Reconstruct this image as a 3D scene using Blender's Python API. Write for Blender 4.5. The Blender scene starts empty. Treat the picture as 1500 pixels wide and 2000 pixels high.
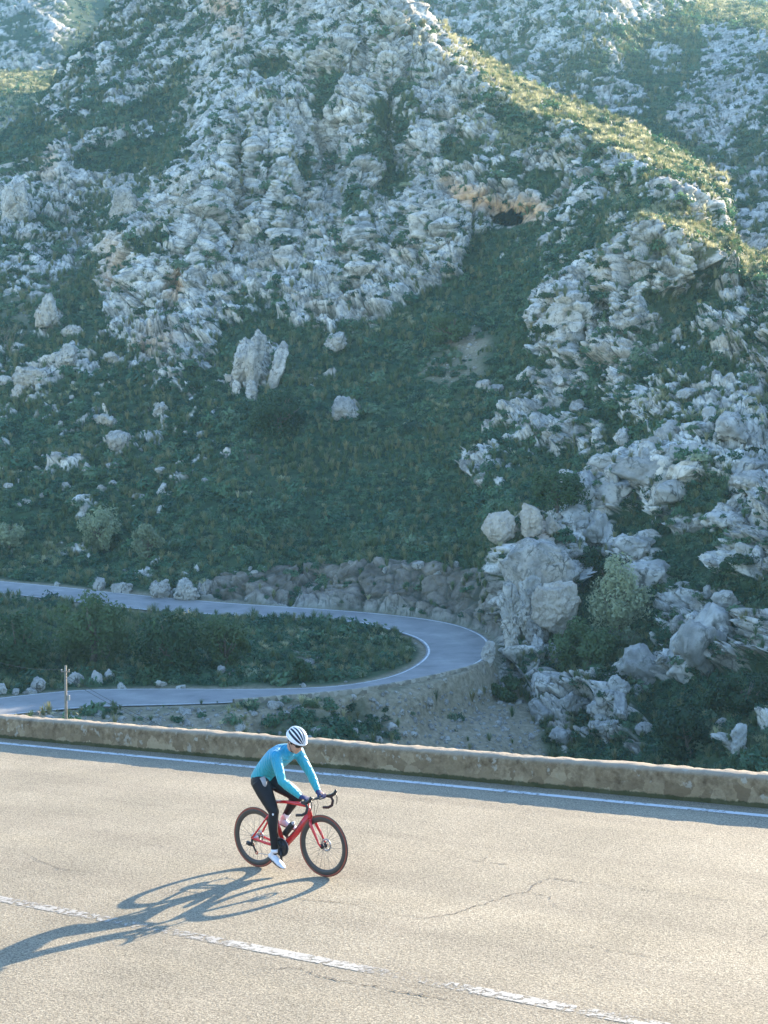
import bpy, math, random
import numpy as np
from mathutils import Vector, Matrix
random.seed(7)
RNG = np.random.default_rng(11)
C = bpy.context.scene.collection
FPX = 3000.0
PITCH = math.radians(2.69)
HC = 4.68
CAM = np.array([0.0, 0.0, HC])

# ------------------------------------------------------------------ helpers
def ray(px, py):
    px = np.asarray(px, float); py = np.asarray(py, float)
    x = (px - 750) / FPX; z = -(py - 1000) / FPX
    return np.stack([x, np.cos(PITCH) + z * np.sin(PITCH), -np.sin(PITCH) + z * np.cos(PITCH)], -1)

def at_dist(px, py, Y):
    d = ray(px, py)
    return CAM + d * (np.asarray(Y, float) / d[..., 1])[..., None]

def at_height(px, py, zr):
    d = ray(px, py)
    return CAM + d * (np.asarray(zr, float) / d[..., 2])[..., None]

def tag(o, label=None, cat=None, group=None, kind=None):
    if label: o['label'] = label
    if cat: o['category'] = cat
    if group: o['group'] = group
    if kind: o['kind'] = kind
    return o

def empty(name, loc=(0, 0, 0), mw=None):
    o = bpy.data.objects.new(name, None); C.objects.link(o)
    o.empty_display_size = 0.2
    if mw is not None: o.matrix_world = mw
    else: o.location = loc
    return o

def mesh_np(name, V, F, mats=None, smooth=True, attrs=None):
    """mesh from numpy verts (n,3) and faces (m,k) all of one size, or a python list of faces"""
    me = bpy.data.meshes.new(name)
    V = np.asarray(V, np.float32)
    if isinstance(F, np.ndarray):
        m, k = F.shape
        me.vertices.add(len(V)); me.vertices.foreach_set('co', V.ravel())
        me.loops.add(m * k); me.loops.foreach_set('vertex_index', F.ravel().astype(np.int32))
        me.polygons.add(m)
        me.polygons.foreach_set('loop_start', np.arange(0, m * k, k, dtype=np.int32))
        me.polygons.foreach_set('loop_total', np.full(m, k, np.int32))
    else:
        me.from_pydata([tuple(v) for v in V], [], F)
    if attrs:
        for an, av in attrs.items():
            a = me.attributes.new(an, 'FLOAT', 'POINT'); a.data.foreach_set('value', np.asarray(av, np.float32).ravel())
    me.update(calc_edges=True)
    me.validate()
    if smooth: me.polygons.foreach_set('use_smooth', np.ones(len(me.polygons), bool))
    for m_ in (mats or []): me.materials.append(m_)
    return me

def obj(name, me, parent=None, loc=None, link=True):
    o = bpy.data.objects.new(name, me)
    if link: C.objects.link(o)
    if parent is not None: o.parent = parent
    if loc is not None: o.location = loc
    return o

class MB:
    """collects shapes into one mesh"""
    def __init__(s): s.v = []; s.f = []
    def add(s, V, F):
        b = len(s.v); s.v.extend([tuple(map(float, p)) for p in V]); s.f.extend([tuple(i + b for i in q) for q in F]); return s
    def build(s, name, mat, parent=None, smooth=True, bevel=0, sub=0):
        me = bpy.data.meshes.new(name); me.from_pydata(s.v, [], s.f); me.update()
        if smooth: me.polygons.foreach_set('use_smooth', np.ones(len(me.polygons), bool))
        me.materials.append(mat)
        o = obj(name, me, parent)
        if bevel:
            m = o.modifiers.new('bev', 'BEVEL'); m.width = bevel; m.segments = 2; m.limit_method = 'ANGLE'
        return o
    def loft(s, pts, rad, seg=12, lat=None, cap=True):
        """tube along pts; rad = list of r or (r_lateral, r_depth); lat = lateral axis hint"""
        P = [Vector(p) for p in pts]; n = len(P)
        rings = []
        prev = None
        for i in range(n):
            t = (P[min(i + 1, n - 1)] - P[max(i - 1, 0)]).normalized()
            if lat is not None:
                a = Vector(lat) - t * t.dot(Vector(lat))
                if a.length < 1e-4: a = t.orthogonal()
            elif prev is not None:
                a = prev - t * t.dot(prev)
                if a.length < 1e-4: a = t.orthogonal()
            else: a = t.orthogonal()
            a.normalize(); prev = a; b = t.cross(a)
            r = rad[i] if isinstance(rad, (list, tuple)) else rad
            ra, rb = r if isinstance(r, (list, tuple)) else (r, r)
            rings.append([P[i] + a * (ra * math.cos(2 * math.pi * k / seg)) + b * (rb * math.sin(2 * math.pi * k / seg)) for k in range(seg)])
        V = [p for r in rings for p in r]; F = []
        for i in range(n - 1):
            for k in range(seg):
                k2 = (k + 1) % seg
                F.append((i * seg + k, i * seg + k2, (i + 1) * seg + k2, (i + 1) * seg + k))
        if cap:
            F.append(tuple(range(seg - 1, -1, -1))); F.append(tuple((n - 1) * seg + k for k in range(seg)))
        return s.add(V, F)
    def box(s, c, h, R=None):
        V = []
        for sx in (-1, 1):
            for sy in (-1, 1):
                for sz in (-1, 1):
                    v = Vector((sx * h[0], sy * h[1], sz * h[2]))
                    if R is not None: v = R @ v
                    V.append(Vector(c) + v)
        return s.add(V, [(0, 1, 3, 2), (4, 6, 7, 5), (0, 4, 5, 1), (2, 3, 7, 6), (0, 2, 6, 4), (1, 5, 7, 3)])
    def ell(s, c, r, R=None, nu=16, nv=10):
        V = []; F = []
        for j in range(nv + 1):
            th = math.pi * j / nv
            for i in range(nu):
                ph = 2 * math.pi * i / nu
                v = Vector((r[0] * math.sin(th) * math.cos(ph), r[1] * math.sin(th) * math.sin(ph), r[2] * math.cos(th)))
                if R is not None: v = R @ v
                V.append(Vector(c) + v)
        for j in range(nv):
            for i in range(nu):
                i2 = (i + 1) % nu
                F.append((j * nu + i, (j + 1) * nu + i, (j + 1) * nu + i2, j * nu + i2))
        return s.add(V, F)
    def lathe(s, prof, c, axis='y', seg=48, closed=False):
        """prof = [(radius, offset along axis)]"""
        V = []; F = []; n = len(prof)
        for k in range(seg):
            a = 2 * math.pi * k / seg
            for r, o in prof:
                if axis == 'y': V.append((c[0] + r * math.cos(a), c[1] + o, c[2] + r * math.sin(a)))
                else: V.append((c[0] + r * math.cos(a), c[1] + r * math.sin(a), c[2] + o))
        for k in range(seg):
            k2 = (k + 1) % seg
            for i in range(n - 1 + (1 if closed else 0)):
                i2 = (i + 1) % n
                F.append((k * n + i, k * n + i2, k2 * n + i2, k2 * n + i))
        return s.add(V, F)

def remeshed(mb, name, mat, parent, voxel, smooth_it=4):
    o = mb.build(name + '_raw', mat)
    m = o.modifiers.new('r', 'REMESH'); m.mode = 'VOXEL'; m.voxel_size = voxel; m.use_smooth_shade = True
    if smooth_it:
        m2 = o.modifiers.new('s', 'SMOOTH'); m2.factor = 0.5; m2.iterations = smooth_it
    dg = bpy.context.evaluated_depsgraph_get()
    me = bpy.data.meshes.new_from_object(o.evaluated_get(dg))
    me.name = name
    old = o.data
    bpy.data.objects.remove(o); bpy.data.meshes.remove(old)
    if not me.materials: me.materials.append(mat)
    me.polygons.foreach_set('use_smooth', np.ones(len(me.polygons), bool))
    return obj(name, me, parent)

# ------------------------------------------------------------------ numpy noise
_p = np.random.default_rng(3).permutation(256).astype(np.int32); PERM = np.concatenate([_p, _p, _p])
GR = np.random.default_rng(4).normal(size=(256, 3)).astype(np.float32); GR /= np.linalg.norm(GR, axis=1, keepdims=True)
def perlin(P):
    P = np.asarray(P, np.float32); I = np.floor(P).astype(np.int32); Fr = P - I; I &= 255
    u = Fr * Fr * Fr * (Fr * (Fr * 6 - 15) + 10)
    out = 0
    for dx in (0, 1):
        wx = u[:, 0] if dx else 1 - u[:, 0]; a = PERM[I[:, 0] + dx]
        for dy in (0, 1):
            wy = u[:, 1] if dy else 1 - u[:, 1]; b = PERM[a + I[:, 1] + dy]
            for dz in (0, 1):
                wz = u[:, 2] if dz else 1 - u[:, 2]; h = PERM[b + I[:, 2] + dz]; g = GR[h]
                d = g[:, 0] * (Fr[:, 0] - dx) + g[:, 1] * (Fr[:, 1] - dy) + g[:, 2] * (Fr[:, 2] - dz)
                out = out + wx * wy * wz * d
    return out * 1.6
def fbm(P, octv=4, lac=2.03, gain=0.5):
    P = np.asarray(P, np.float32); a = 1.0; s = 0; t = 0
    for i in range(octv):
        s = s + a * perlin(P + 17.3 * i); t += a; P = P * lac; a *= gain
    return s / t
HR = np.random.default_rng(5).random((256, 4)).astype(np.float32)
HV = np.random.default_rng(6).normal(size=(256, 3)).astype(np.float32); HV /= np.linalg.norm(HV, axis=1, keepdims=True)
def voronoi(P, facet=False):
    """F1, F2, cell random (and a tilted facet height per cell); full 27 cell search"""
    P = np.asarray(P, np.float32); I = np.floor(P).astype(np.int32); Fr = P - I; I &= 255
    n = len(P); f1 = np.full(n, 9, np.float32); f2 = np.full(n, 9, np.float32); hid = np.zeros(n, np.int32); off = np.zeros((n, 3), np.float32)
    for dx in (-1, 0, 1):
        a = PERM[(I[:, 0] + dx) & 255]
        for dy in (-1, 0, 1):
            b = PERM[(a + ((I[:, 1] + dy) & 255))]
            for dz in (-1, 0, 1):
                h = PERM[(b + ((I[:, 2] + dz) & 255))]; r = HR[h]
                o = np.stack([Fr[:, 0] - r[:, 0] - dx, Fr[:, 1] - r[:, 1] - dy, Fr[:, 2] - r[:, 2] - dz], -1)
                d = np.sqrt((o * o).sum(1))
                c = d < f1
                f2 = np.where(c, f1, np.minimum(f2, d)); f1 = np.where(c, d, f1); hid[c] = h[c]; off[c] = o[c]
    if facet: return f1, f2, HR[hid, 3], (off * HV[hid]).sum(1)
    return f1, f2, HR[hid, 3]
def sstep(a, b, x):
    t = np.clip((x - a) / (b - a), 0, 1); return t * t * (3 - 2 * t)

# ------------------------------------------------------------------ materials
def new_mat(name):
    m = bpy.data.materials.new(name); m.use_nodes = True
    nt = m.node_tree; b = nt.nodes['Principled BSDF']
    return m, nt, b
def nd(nt, t, **kw):
    n = nt.nodes.new(t)
    for k, v in kw.items():
        if k in n.inputs.keys() if hasattr(n.inputs, 'keys') else False: n.inputs[k].default_value = v
        else: setattr(n, k, v)
    return n
def noise(nt, scale, detail=4, rough=0.55, coord='Object', vec=None):
    n = nt.nodes.new('ShaderNodeTexNoise'); n.inputs['Scale'].default_value = scale; n.inputs['Detail'].default_value = detail; n.inputs['Roughness'].default_value = rough
    if vec is None:
        tc = nt.nodes.new('ShaderNodeTexCoord'); vec = tc.outputs[coord]
    nt.links.new(vec, n.inputs['Vector']); return n
def ramp(nt, fac, stops):
    r = nt.nodes.new('ShaderNodeValToRGB'); e = r.color_ramp.elements
    while len(e) < len(stops): e.new(0.5)
    for k, (p, c) in enumerate(stops):
        e[k].position = p; e[k].color = (*c, 1) if len(c) == 3 else c
    nt.links.new(fac, r.inputs['Fac']); return r
def mix(nt, fac, a, b, mode='MIX'):
    m = nt.nodes.new('ShaderNodeMix'); m.data_type = 'RGBA'; m.blend_type = mode
    def put(sock, v):
        if hasattr(v, 'is_linked') or hasattr(v, 'links'): nt.links.new(v, sock)
        elif isinstance(v, (int, float)): sock.default_value = v
        else: sock.default_value = (*v, 1)
    put(m.inputs[0], fac); put(m.inputs[6], a); put(m.inputs[7], b)
    return m.outputs[2]
def math_(nt, op, a, b=None):
    m = nt.nodes.new('ShaderNodeMath'); m.operation = op
    for i, v in enumerate((a, b)):
        if v is None: continue
        if hasattr(v, 'links'): nt.links.new(v, m.inputs[i])
        else: m.inputs[i].default_value = v
    return m.outputs[0]
def bump(nt, b, height, strength=0.5, dist=0.02):
    n = nt.nodes.new('ShaderNodeBump'); n.inputs['Strength'].default_value = strength; n.inputs['Distance'].default_value = dist
    nt.links.new(height, n.inputs['Height']); nt.links.new(n.outputs[0], b.inputs['Normal'])
def attr(nt, name):
    a = nt.nodes.new('ShaderNodeAttribute'); a.attribute_name = name; return a.outputs['Fac']
def simple(name, col, rough=0.5, metal=0.0, nscale=30, var=0.12, spec=0.5, coat=0):
    m, nt, b = new_mat(name)
    n = noise(nt, nscale, 3)
    lo = tuple(c * (1 - var) for c in col); hi = tuple(min(1, c * (1 + var)) for c in col)
    r = ramp(nt, n.outputs['Fac'], [(0.3, lo), (0.7, hi)])
    nt.links.new(r.outputs[0], b.inputs['Base Color'])
    b.inputs['Roughness'].default_value = rough; b.inputs['Metallic'].default_value = metal
    b.inputs['Specular IOR Level'].default_value = spec
    b.inputs['Coat Weight'].default_value = coat
    return m

ROCK_STOPS = [(0.28, (0.13, 0.13, 0.12)), (0.42, (0.31, 0.302, 0.28)), (0.52, (0.47, 0.455, 0.42)), (0.68, (0.62, 0.60, 0.555))]
def vcracks(nt, v, scale, w0, w1):
    """thin fracture lines: 1 in the crack, 0 on the block"""
    wn = noise(nt, scale * 0.9, 4, 0.6, vec=v)
    wv = nt.nodes.new('ShaderNodeMix'); wv.data_type = 'VECTOR'; wv.inputs[0].default_value = 1
    ad = nt.nodes.new('ShaderNodeVectorMath'); ad.operation = 'MULTIPLY_ADD'; nt.links.new(wn.outputs['Color'], ad.inputs[0]); ad.inputs[1].default_value = (0.9 / scale,) * 3; nt.links.new(v, ad.inputs[2])
    vo = nt.nodes.new('ShaderNodeTexVoronoi'); vo.feature = 'DISTANCE_TO_EDGE'; vo.inputs['Scale'].default_value = scale; nt.links.new(ad.outputs[0], vo.inputs['Vector'])
    r = ramp(nt, vo.outputs['Distance'], [(w0, (1, 1, 1)), (w1, (0, 0, 0))]); return r.outputs[0]
def rock_colour(nt, coord='Object', k=1.0):
    tc = nt.nodes.new('ShaderNodeTexCoord'); v = tc.outputs[coord]
    n1 = noise(nt, 0.42 * k, 8, 0.68, vec=v); r1 = ramp(nt, n1.outputs['Fac'], ROCK_STOPS)
    n2 = noise(nt, 0.10 * k, 6, 0.65, vec=v); f2 = ramp(nt, n2.outputs['Fac'], [(0.48, (0, 0, 0)), (0.66, (1, 1, 1))])
    c = mix(nt, math_(nt, 'MULTIPLY', f2.outputs[0], 0.45), r1.outputs[0], (0.40, 0.31, 0.205))
    n3 = noise(nt, 1.9 * k, 5, 0.7, vec=v); f3 = ramp(nt, n3.outputs['Fac'], [(0.54, (0, 0, 0)), (0.63, (1, 1, 1))])
    c = mix(nt, math_(nt, 'MULTIPLY', f3.outputs[0], 0.6), c, (0.14, 0.145, 0.13))
    st = nt.nodes.new('ShaderNodeMapping'); st.inputs['Scale'].default_value = (1.0, 1.0, 0.55); st.inputs['Rotation'].default_value = (0.25, 0.5, 0.3); nt.links.new(v, st.inputs['Vector']); sv = st.outputs[0]
    g1 = ramp(nt, noise(nt, 0.5 * k, 3, 0.6, vec=v).outputs['Fac'], [(0.46, (0, 0, 0)), (0.62, (1, 1, 1))]).outputs[0]
    ck = math_(nt, 'MULTIPLY', math_(nt, 'MULTIPLY', vcracks(nt, sv, 0.62 * k, 0.010, 0.05), g1), 0.85)
    g2 = ramp(nt, noise(nt, 1.1 * k, 3, 0.6, vec=v).outputs['Fac'], [(0.50, (0, 0, 0)), (0.60, (1, 1, 1))]).outputs[0]
    ck2 = math_(nt, 'MULTIPLY', math_(nt, 'MULTIPLY', vcracks(nt, sv, 1.9 * k, 0.015, 0.08), g2), 0.6)
    c = mix(nt, math_(nt, 'MAXIMUM', ck, ck2), c, (0.055, 0.058, 0.048))
    return c, v

def mat_terrain():
    m, nt, b = new_mat('limestone_slope')
    rc, v = rock_colour(nt)
    och = attr(nt, 'ochre')
    n4 = noise(nt, 0.6, 5, 0.6, vec=v)
    oc = ramp(nt, n4.outputs['Fac'], [(0.33, (0.36, 0.16, 0.06)), (0.55, (0.60, 0.34, 0.15)), (0.75, (0.58, 0.45, 0.32))])
    rc = mix(nt, math_(nt, 'MULTIPLY', och, 0.85), rc, oc.outputs[0])
    br = attr(nt, 'brown')
    bc = ramp(nt, n4.outputs['Fac'], [(0.3, (0.065, 0.050, 0.032)), (0.52, (0.155, 0.128, 0.098)), (0.72, (0.27, 0.235, 0.19))])
    rc = mix(nt, math_(nt, 'MULTIPLY', br, 0.9), rc, bc.outputs[0])
    n5 = noise(nt, 0.8, 6, 0.65, vec=v)
    vg = ramp(nt, n5.outputs['Fac'], [(0.3, (0.016, 0.032, 0.018)), (0.52, (0.030, 0.060, 0.028)), (0.72, (0.065, 0.085, 0.042))])
    vgc = mix(nt, math_(nt, 'MULTIPLY', attr(nt, 'dry'), 0.8), vg.outputs[0], (0.30, 0.25, 0.12))  # pale dry ground; on the lit crests it also paints in sunlight
    sc = attr(nt, 'scree')
    n6 = noise(nt, 2.4, 7, 0.75, vec=v)
    sg = ramp(nt, n6.outputs['Fac'], [(0.30, (0.125, 0.105, 0.068)), (0.5, (0.245, 0.205, 0.142)), (0.7, (0.37, 0.325, 0.25))])
    gc = mix(nt, sc, vgc, sg.outputs[0])
    tn = ramp(nt, attr(nt, 'tone'), [(0.22, (0.62, 0.61, 0.59)), (0.5, (0.98, 0.98, 0.98)), (0.8, (1.22, 1.22, 1.21))])
    rc = mix(nt, 1.0, rc, tn.outputs[0], 'MULTIPLY')
    rc = mix(nt, ramp(nt, attr(nt, 'crack'), [(0.45, (0, 0, 0)), (0.9, (0.8, 0.8, 0.8))]).outputs[0], rc, (0.05, 0.06, 0.045))
    c = mix(nt, attr(nt, 'rock'), gc, rc)
    nt.links.new(c, b.inputs['Base Color'])
    b.inputs['Roughness'].default_value = 0.92; b.inputs['Specular IOR Level'].default_value = 0.15
    nb = noise(nt, 1.3, 6, 0.62, vec=v)
    bump(nt, b, nb.outputs['Fac'], 0.6, 0.25)
    return m
M = {}
M['terrain'] = mat_terrain()
def mat_rock(name, warm=0.0):
    m, nt, b = new_mat(name)
    c, v = rock_colour(nt)
    info = nt.nodes.new('ShaderNodeObjectInfo')
    hsv = nt.nodes.new('ShaderNodeHueSaturation'); nt.links.new(c, hsv.inputs['Color'])
    mr = nt.nodes.new('ShaderNodeMapRange'); nt.links.new(info.outputs['Random'], mr.inputs[0]); mr.inputs[3].default_value = 0.78; mr.inputs[4].default_value = 1.1
    nt.links.new(mr.outputs[0], hsv.inputs['Value'])
    cc = hsv.outputs[0]
    if warm: cc = mix(nt, warm, cc, (0.44, 0.36, 0.27))
    nt.links.new(cc, b.inputs['Base Color']); b.inputs['Roughness'].default_value = 0.92; b.inputs['Specular IOR Level'].default_value = 0.15
    nb = noise(nt, 3.0, 9, 0.72, vec=v); bump(nt, b, nb.outputs['Fac'], 0.9, 0.2)
    return m
M['rock'] = mat_rock('limestone_boulder'); M['rockwarm'] = mat_rock('limestone_warm', 0.45)
def mat_leaf(name, stops, trans=0.3, rough=0.6):
    m, nt, b = new_mat(name)
    info = nt.nodes.new('ShaderNodeObjectInfo')
    n = noise(nt, 3.0, 3)
    f = math_(nt, 'ADD', math_(nt, 'MULTIPLY', info.outputs['Random'], 0.55), math_(nt, 'MULTIPLY', n.outputs['Fac'], 0.45))
    r = ramp(nt, f, stops)
    nt.links.new(r.outputs[0], b.inputs['Base Color']); b.inputs['Roughness'].default_value = rough; b.inputs['Specular IOR Level'].default_value = 0.25
    tr = nt.nodes.new('ShaderNodeBsdfTranslucent')
    hs = nt.nodes.new('ShaderNodeHueSaturation'); hs.inputs['Value'].default_value = 1.6; hs.inputs['Saturation'].default_value = 1.1
    nt.links.new(r.outputs[0], hs.inputs['Color']); nt.links.new(hs.outputs[0], tr.inputs['Color'])
    ms = nt.nodes.new('ShaderNodeMixShader'); ms.inputs[0].default_value = trans
    nt.links.new(b.outputs[0], ms.inputs[1]); nt.links.new(tr.outputs[0], ms.inputs[2])
    nt.links.new(ms.outputs[0], nt.nodes['Material Output'].inputs['Surface'])
    return m
M['scrub'] = mat_leaf('scrub_leaf', [(0.2, (0.016, 0.050, 0.031)), (0.45, (0.038, 0.100, 0.055)), (0.65, (0.085, 0.156, 0.081)), (0.85, (0.141, 0.187, 0.122))])
M['shrub'] = mat_leaf('shrub_leaf', [(0.2, (0.015, 0.041, 0.020)), (0.5, (0.034, 0.076, 0.032)), (0.8, (0.081, 0.124, 0.052))])
M['olive'] = mat_leaf('olive_leaf', [(0.2, (0.138, 0.172, 0.103)), (0.5, (0.230, 0.265, 0.161)), (0.8, (0.345, 0.368, 0.230))], 0.25)
M['grass'] = mat_leaf('grass_blade', [(0.15, (0.052, 0.098, 0.044)), (0.5, (0.111, 0.150, 0.068)), (0.85, (0.286, 0.247, 0.130))], 0.35)
M['straw'] = mat_leaf('sunlit_straw_blade', [(0.15, (0.16, 0.18, 0.075)), (0.45, (0.34, 0.33, 0.19)), (0.85, (0.56, 0.52, 0.35))], 0.45)  # dry straw, kept pale to brighten the sunlit crests by colour
M['bark'] = simple('bark', (0.13, 0.10, 0.075), 0.9, nscale=8, var=0.4)
M['wood'] = simple('weathered_wood', (0.24, 0.20, 0.155), 0.85, nscale=6, var=0.25)
M['cable'] = simple('black_cable', (0.02, 0.02, 0.02), 0.6)
M['metalgrey'] = simple('grey_metal', (0.35, 0.36, 0.37), 0.45, 0.6)

def mat_asphalt_near():
    m, nt, b = new_mat('old_pale_asphalt')
    tc = nt.nodes.new('ShaderNodeTexCoord'); v = tc.outputs['Object']
    # chips of aggregate
    vo = nt.nodes.new('ShaderNodeTexVoronoi'); vo.inputs['Scale'].default_value = 95; nt.links.new(v, vo.inputs['Vector'])
    sep = nt.nodes.new('ShaderNodeSeparateColor'); nt.links.new(vo.outputs['Color'], sep.inputs[0])
    chip = ramp(nt, sep.outputs[0], [(0.0, (0.17, 0.152, 0.118)), (0.25, (0.295, 0.268, 0.208)), (0.7, (0.41, 0.374, 0.294)), (1.0, (0.56, 0.52, 0.42))])
    n1 = noise(nt, 34, 4, 0.65, vec=v)
    f1 = ramp(nt, n1.outputs['Fac'], [(0.38, (0.25, 0.25, 0.25)), (0.54, (1, 1, 1))])
    c = mix(nt, f1.outputs[0], mix(nt, 0.6, chip.outputs[0], (0.10, 0.085, 0.07)), chip.outputs[0])
    # broad wear: paler wheel paths, darker stains
    n2 = noise(nt, 0.55, 5, 0.6, vec=v)
    f2 = ramp(nt, n2.outputs['Fac'], [(0.35, (0.71, 0.672, 0.61)), (0.65, (0.91, 0.858, 0.785))])
    c = mix(nt, 1.0, c, f2.outputs[0], 'MULTIPLY')
    mp = nt.nodes.new('ShaderNodeMapping'); mp.inputs['Scale'].default_value = (0.035, 1.0, 1.0); nt.links.new(v, mp.inputs['Vector'])
    nw = noise(nt, 1.1, 4, 0.55, vec=mp.outputs[0]); fw = ramp(nt, nw.outputs['Fac'], [(0.36, (0.88, 0.87, 0.87)), (0.5, (1, 1, 1)), (0.66, (1.08, 1.07, 1.05))]); c = mix(nt, 1.0, c, fw.outputs[0], 'MULTIPLY')
    n3 = noise(nt, 1.5, 5, 0.65, vec=v)
    f3 = ramp(nt, n3.outputs['Fac'], [(0.60, (1, 1, 1)), (0.74, (0.70, 0.66, 0.62))])
    # the stained band on the far side of the centre line
    sx = nt.nodes.new('ShaderNodeSeparateXYZ'); nt.links.new(v, sx.inputs[0])
    band = ramp(nt, math_(nt, 'ADD', math_(nt, 'MULTIPLY', sx.outputs[1], -0.2), -0.3), [(0.15, (0.12, 0.12, 0.12)), (0.55, (1, 1, 1))])
    c = mix(nt, band.outputs[0], c, mix(nt, 1.0, c, f3.outputs[0], 'MULTIPLY'))
    nt.links.new(c, b.inputs['Base Color']); b.inputs['Roughness'].default_value = 0.85; b.inputs['Specular IOR Level'].default_value = 0.3
    h = math_(nt, 'ADD', math_(nt, 'MULTIPLY', sep.outputs[1], 0.5), n1.outputs['Fac'])
    bump(nt, b, h, 0.8, 0.012)
    return m
M['asphalt'] = mat_asphalt_near()
def mat_asphalt_far():
    m, nt, b = new_mat('grey_asphalt')
    n = noise(nt, 0.35, 7, 0.65); r = ramp(nt, n.outputs['Fac'], [(0.28, (0.125, 0.127, 0.132)), (0.45, (0.19, 0.19, 0.193)), (0.55, (0.215, 0.215, 0.215)), (0.72, (0.29, 0.287, 0.28))])
    nt.links.new(r.outputs[0], b.inputs['Base Color']); b.inputs['Roughness'].default_value = 0.8
    n2 = noise(nt, 25, 3); bump(nt, b, n2.outputs['Fac'], 0.3, 0.01)
    return m
M['asphaltfar'] = mat_asphalt_far()
def mat_paint(name, wear, col=(0.72, 0.72, 0.70)):
    m, nt, b = new_mat(name)
    n = noise(nt, 14, 6, 0.7); n2 = noise(nt, 1.2, 4, 0.6)
    b.inputs['Base Color'].default_value = (*col, 1); b.inputs['Roughness'].default_value = 0.7
    f = math_(nt, 'ADD', math_(nt, 'MULTIPLY', n.outputs['Fac'], 0.65), math_(nt, 'MULTIPLY', n2.outputs['Fac'], 0.35))
    r = ramp(nt, f, [(wear - 0.03, (0, 0, 0)), (wear + 0.05, (1, 1, 1))])
    nt.links.new(r.outputs[0], b.inputs['Alpha']); return m
M['paint'] = mat_paint('white_paint', 0.42, (0.56, 0.57, 0.57))
M['paintworn'] = mat_paint('worn_white_paint', 0.47, (0.385, 0.36, 0.31)); M['paintfaint'] = mat_paint('faint_white_paint', 0.48, (0.35, 0.325, 0.28))
M['paintghost'] = mat_paint('almost_gone_paint', 0.51, (0.34, 0.315, 0.27))
M['crack'] = mat_paint('crack_tar', 0.475, (0.10, 0.088, 0.07)); M['crackfaint'] = mat_paint('crack_fine', 0.52, (0.13, 0.115, 0.09))
def mat_wall():
    m, nt, b = new_mat('rendered_rubble_wall')
    tc = nt.nodes.new('ShaderNodeTexCoord'); v = tc.outputs['Object']
    vo = nt.nodes.new('ShaderNodeTexVoronoi'); vo.inputs['Scale'].default_value = 5.5; vo.inputs['Randomness'].default_value = 1.0
    wn = noise(nt, 4, 4, 0.6, vec=v)
    wv = nt.nodes.new('ShaderNodeMixRGB'); wv.inputs[0].default_value = 0.2; nt.links.new(v, wv.inputs[1]); nt.links.new(wn.outputs['Color'], wv.inputs[2])
    nt.links.new(wv.outputs[0], vo.inputs['Vector'])
    sep = nt.nodes.new('ShaderNodeSeparateColor'); nt.links.new(vo.outputs['Color'], sep.inputs[0])
    stone = ramp(nt, sep.outputs[0], [(0.0, (0.20, 0.138, 0.078)), (0.5, (0.30, 0.215, 0.122)), (1.0, (0.43, 0.325, 0.195))])
    n1 = noise(nt, 9, 7, 0.7, vec=v)
    plaster = ramp(nt, n1.outputs['Fac'], [(0.3, (0.10, 0.066, 0.036)), (0.5, (0.225, 0.158, 0.090)), (0.7, (0.35, 0.26, 0.155))])
    n2 = noise(nt, 3.2, 6, 0.65, vec=v)
    sz = nt.nodes.new('ShaderNodeSeparateXYZ'); nt.links.new(v, sz.inputs[0])
    f2 = ramp(nt, math_(nt, 'ADD', n2.outputs['Fac'], math_(nt, 'MULTIPLY', math_(nt, 'SUBTRACT', 0.2, sz.outputs[2]), 0.9)), [(0.42, (0, 0, 0)), (0.62, (0.95, 0.95, 0.95))])
    c = mix(nt, f2.outputs[0], plaster.outputs[0], stone.outputs[0])
    # lichen spots
    n3 = noise(nt, 6, 5, 0.6, vec=v); f3 = ramp(nt, n3.outputs['Fac'], [(0.60, (0, 0, 0)), (0.66, (1, 1, 1))])
    c = mix(nt, math_(nt, 'MULTIPLY', f3.outputs[0], 0.6), c, (0.46, 0.42, 0.33))
    # paler along the coping
    sx = nt.nodes.new('ShaderNodeSeparateXYZ'); nt.links.new(v, sx.inputs[0])
    up = ramp(nt, sx.outputs[2], [(0.33, (0, 0, 0)), (0.38, (1, 1, 1))])
    c = mix(nt, math_(nt, 'MULTIPLY', up.outputs[0], 0.7), c, (0.38, 0.33, 0.26))
    # moss along the foot
    z = math_(nt, 'ADD', sx.outputs[2], math_(nt, 'MULTIPLY', n1.outputs['Fac'], -0.10))
    ms = ramp(nt, z, [(0.0, (1, 1, 1)), (0.02, (0, 0, 0))])
    c = mix(nt, math_(nt, 'MULTIPLY', ms.outputs[0], 0.85), c, (0.045, 0.055, 0.022))
    nt.links.new(c, b.inputs['Base Color']); b.inputs['Roughness'].default_value = 0.95; b.inputs['Specular IOR Level'].default_value = 0.15
    h = math_(nt, 'ADD', n1.outputs['Fac'], math_(nt, 'MULTIPLY', vo.outputs['Distance'], -0.8))
    bump(nt, b, h, 0.9, 0.03)
    return m
M['wall'] = mat_wall()

# ------------------------------------------------------------------ near road frame
hd = -ray(-3136, 1153); hd /= np.linalg.norm(hd)
hh = hd.copy(); hh[2] = 0; hh /= np.linalg.norm(hh)
LAT = np.array([-hh[1], hh[0], 0.0]); NRM = np.cross(hd, LAT)
_d = ray(572, 1704); MID = CAM + _d * (-HC / _d[2])
def ground_px(px, py):
    d = ray(px, py); t = np.dot(MID - CAM, NRM) / (d @ NRM); P = CAM + d * t
    return P
RW = Matrix(((hd[0], LAT[0], NRM[0], MID[0]), (hd[1], LAT[1], NRM[1], MID[1]), (hd[2], LAT[2], NRM[2], MID[2]), (0, 0, 0, 1)))
def road_xy(px, py):
    P = ground_px(px, py) - MID; return float(P @ hd), float(P @ LAT)

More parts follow.
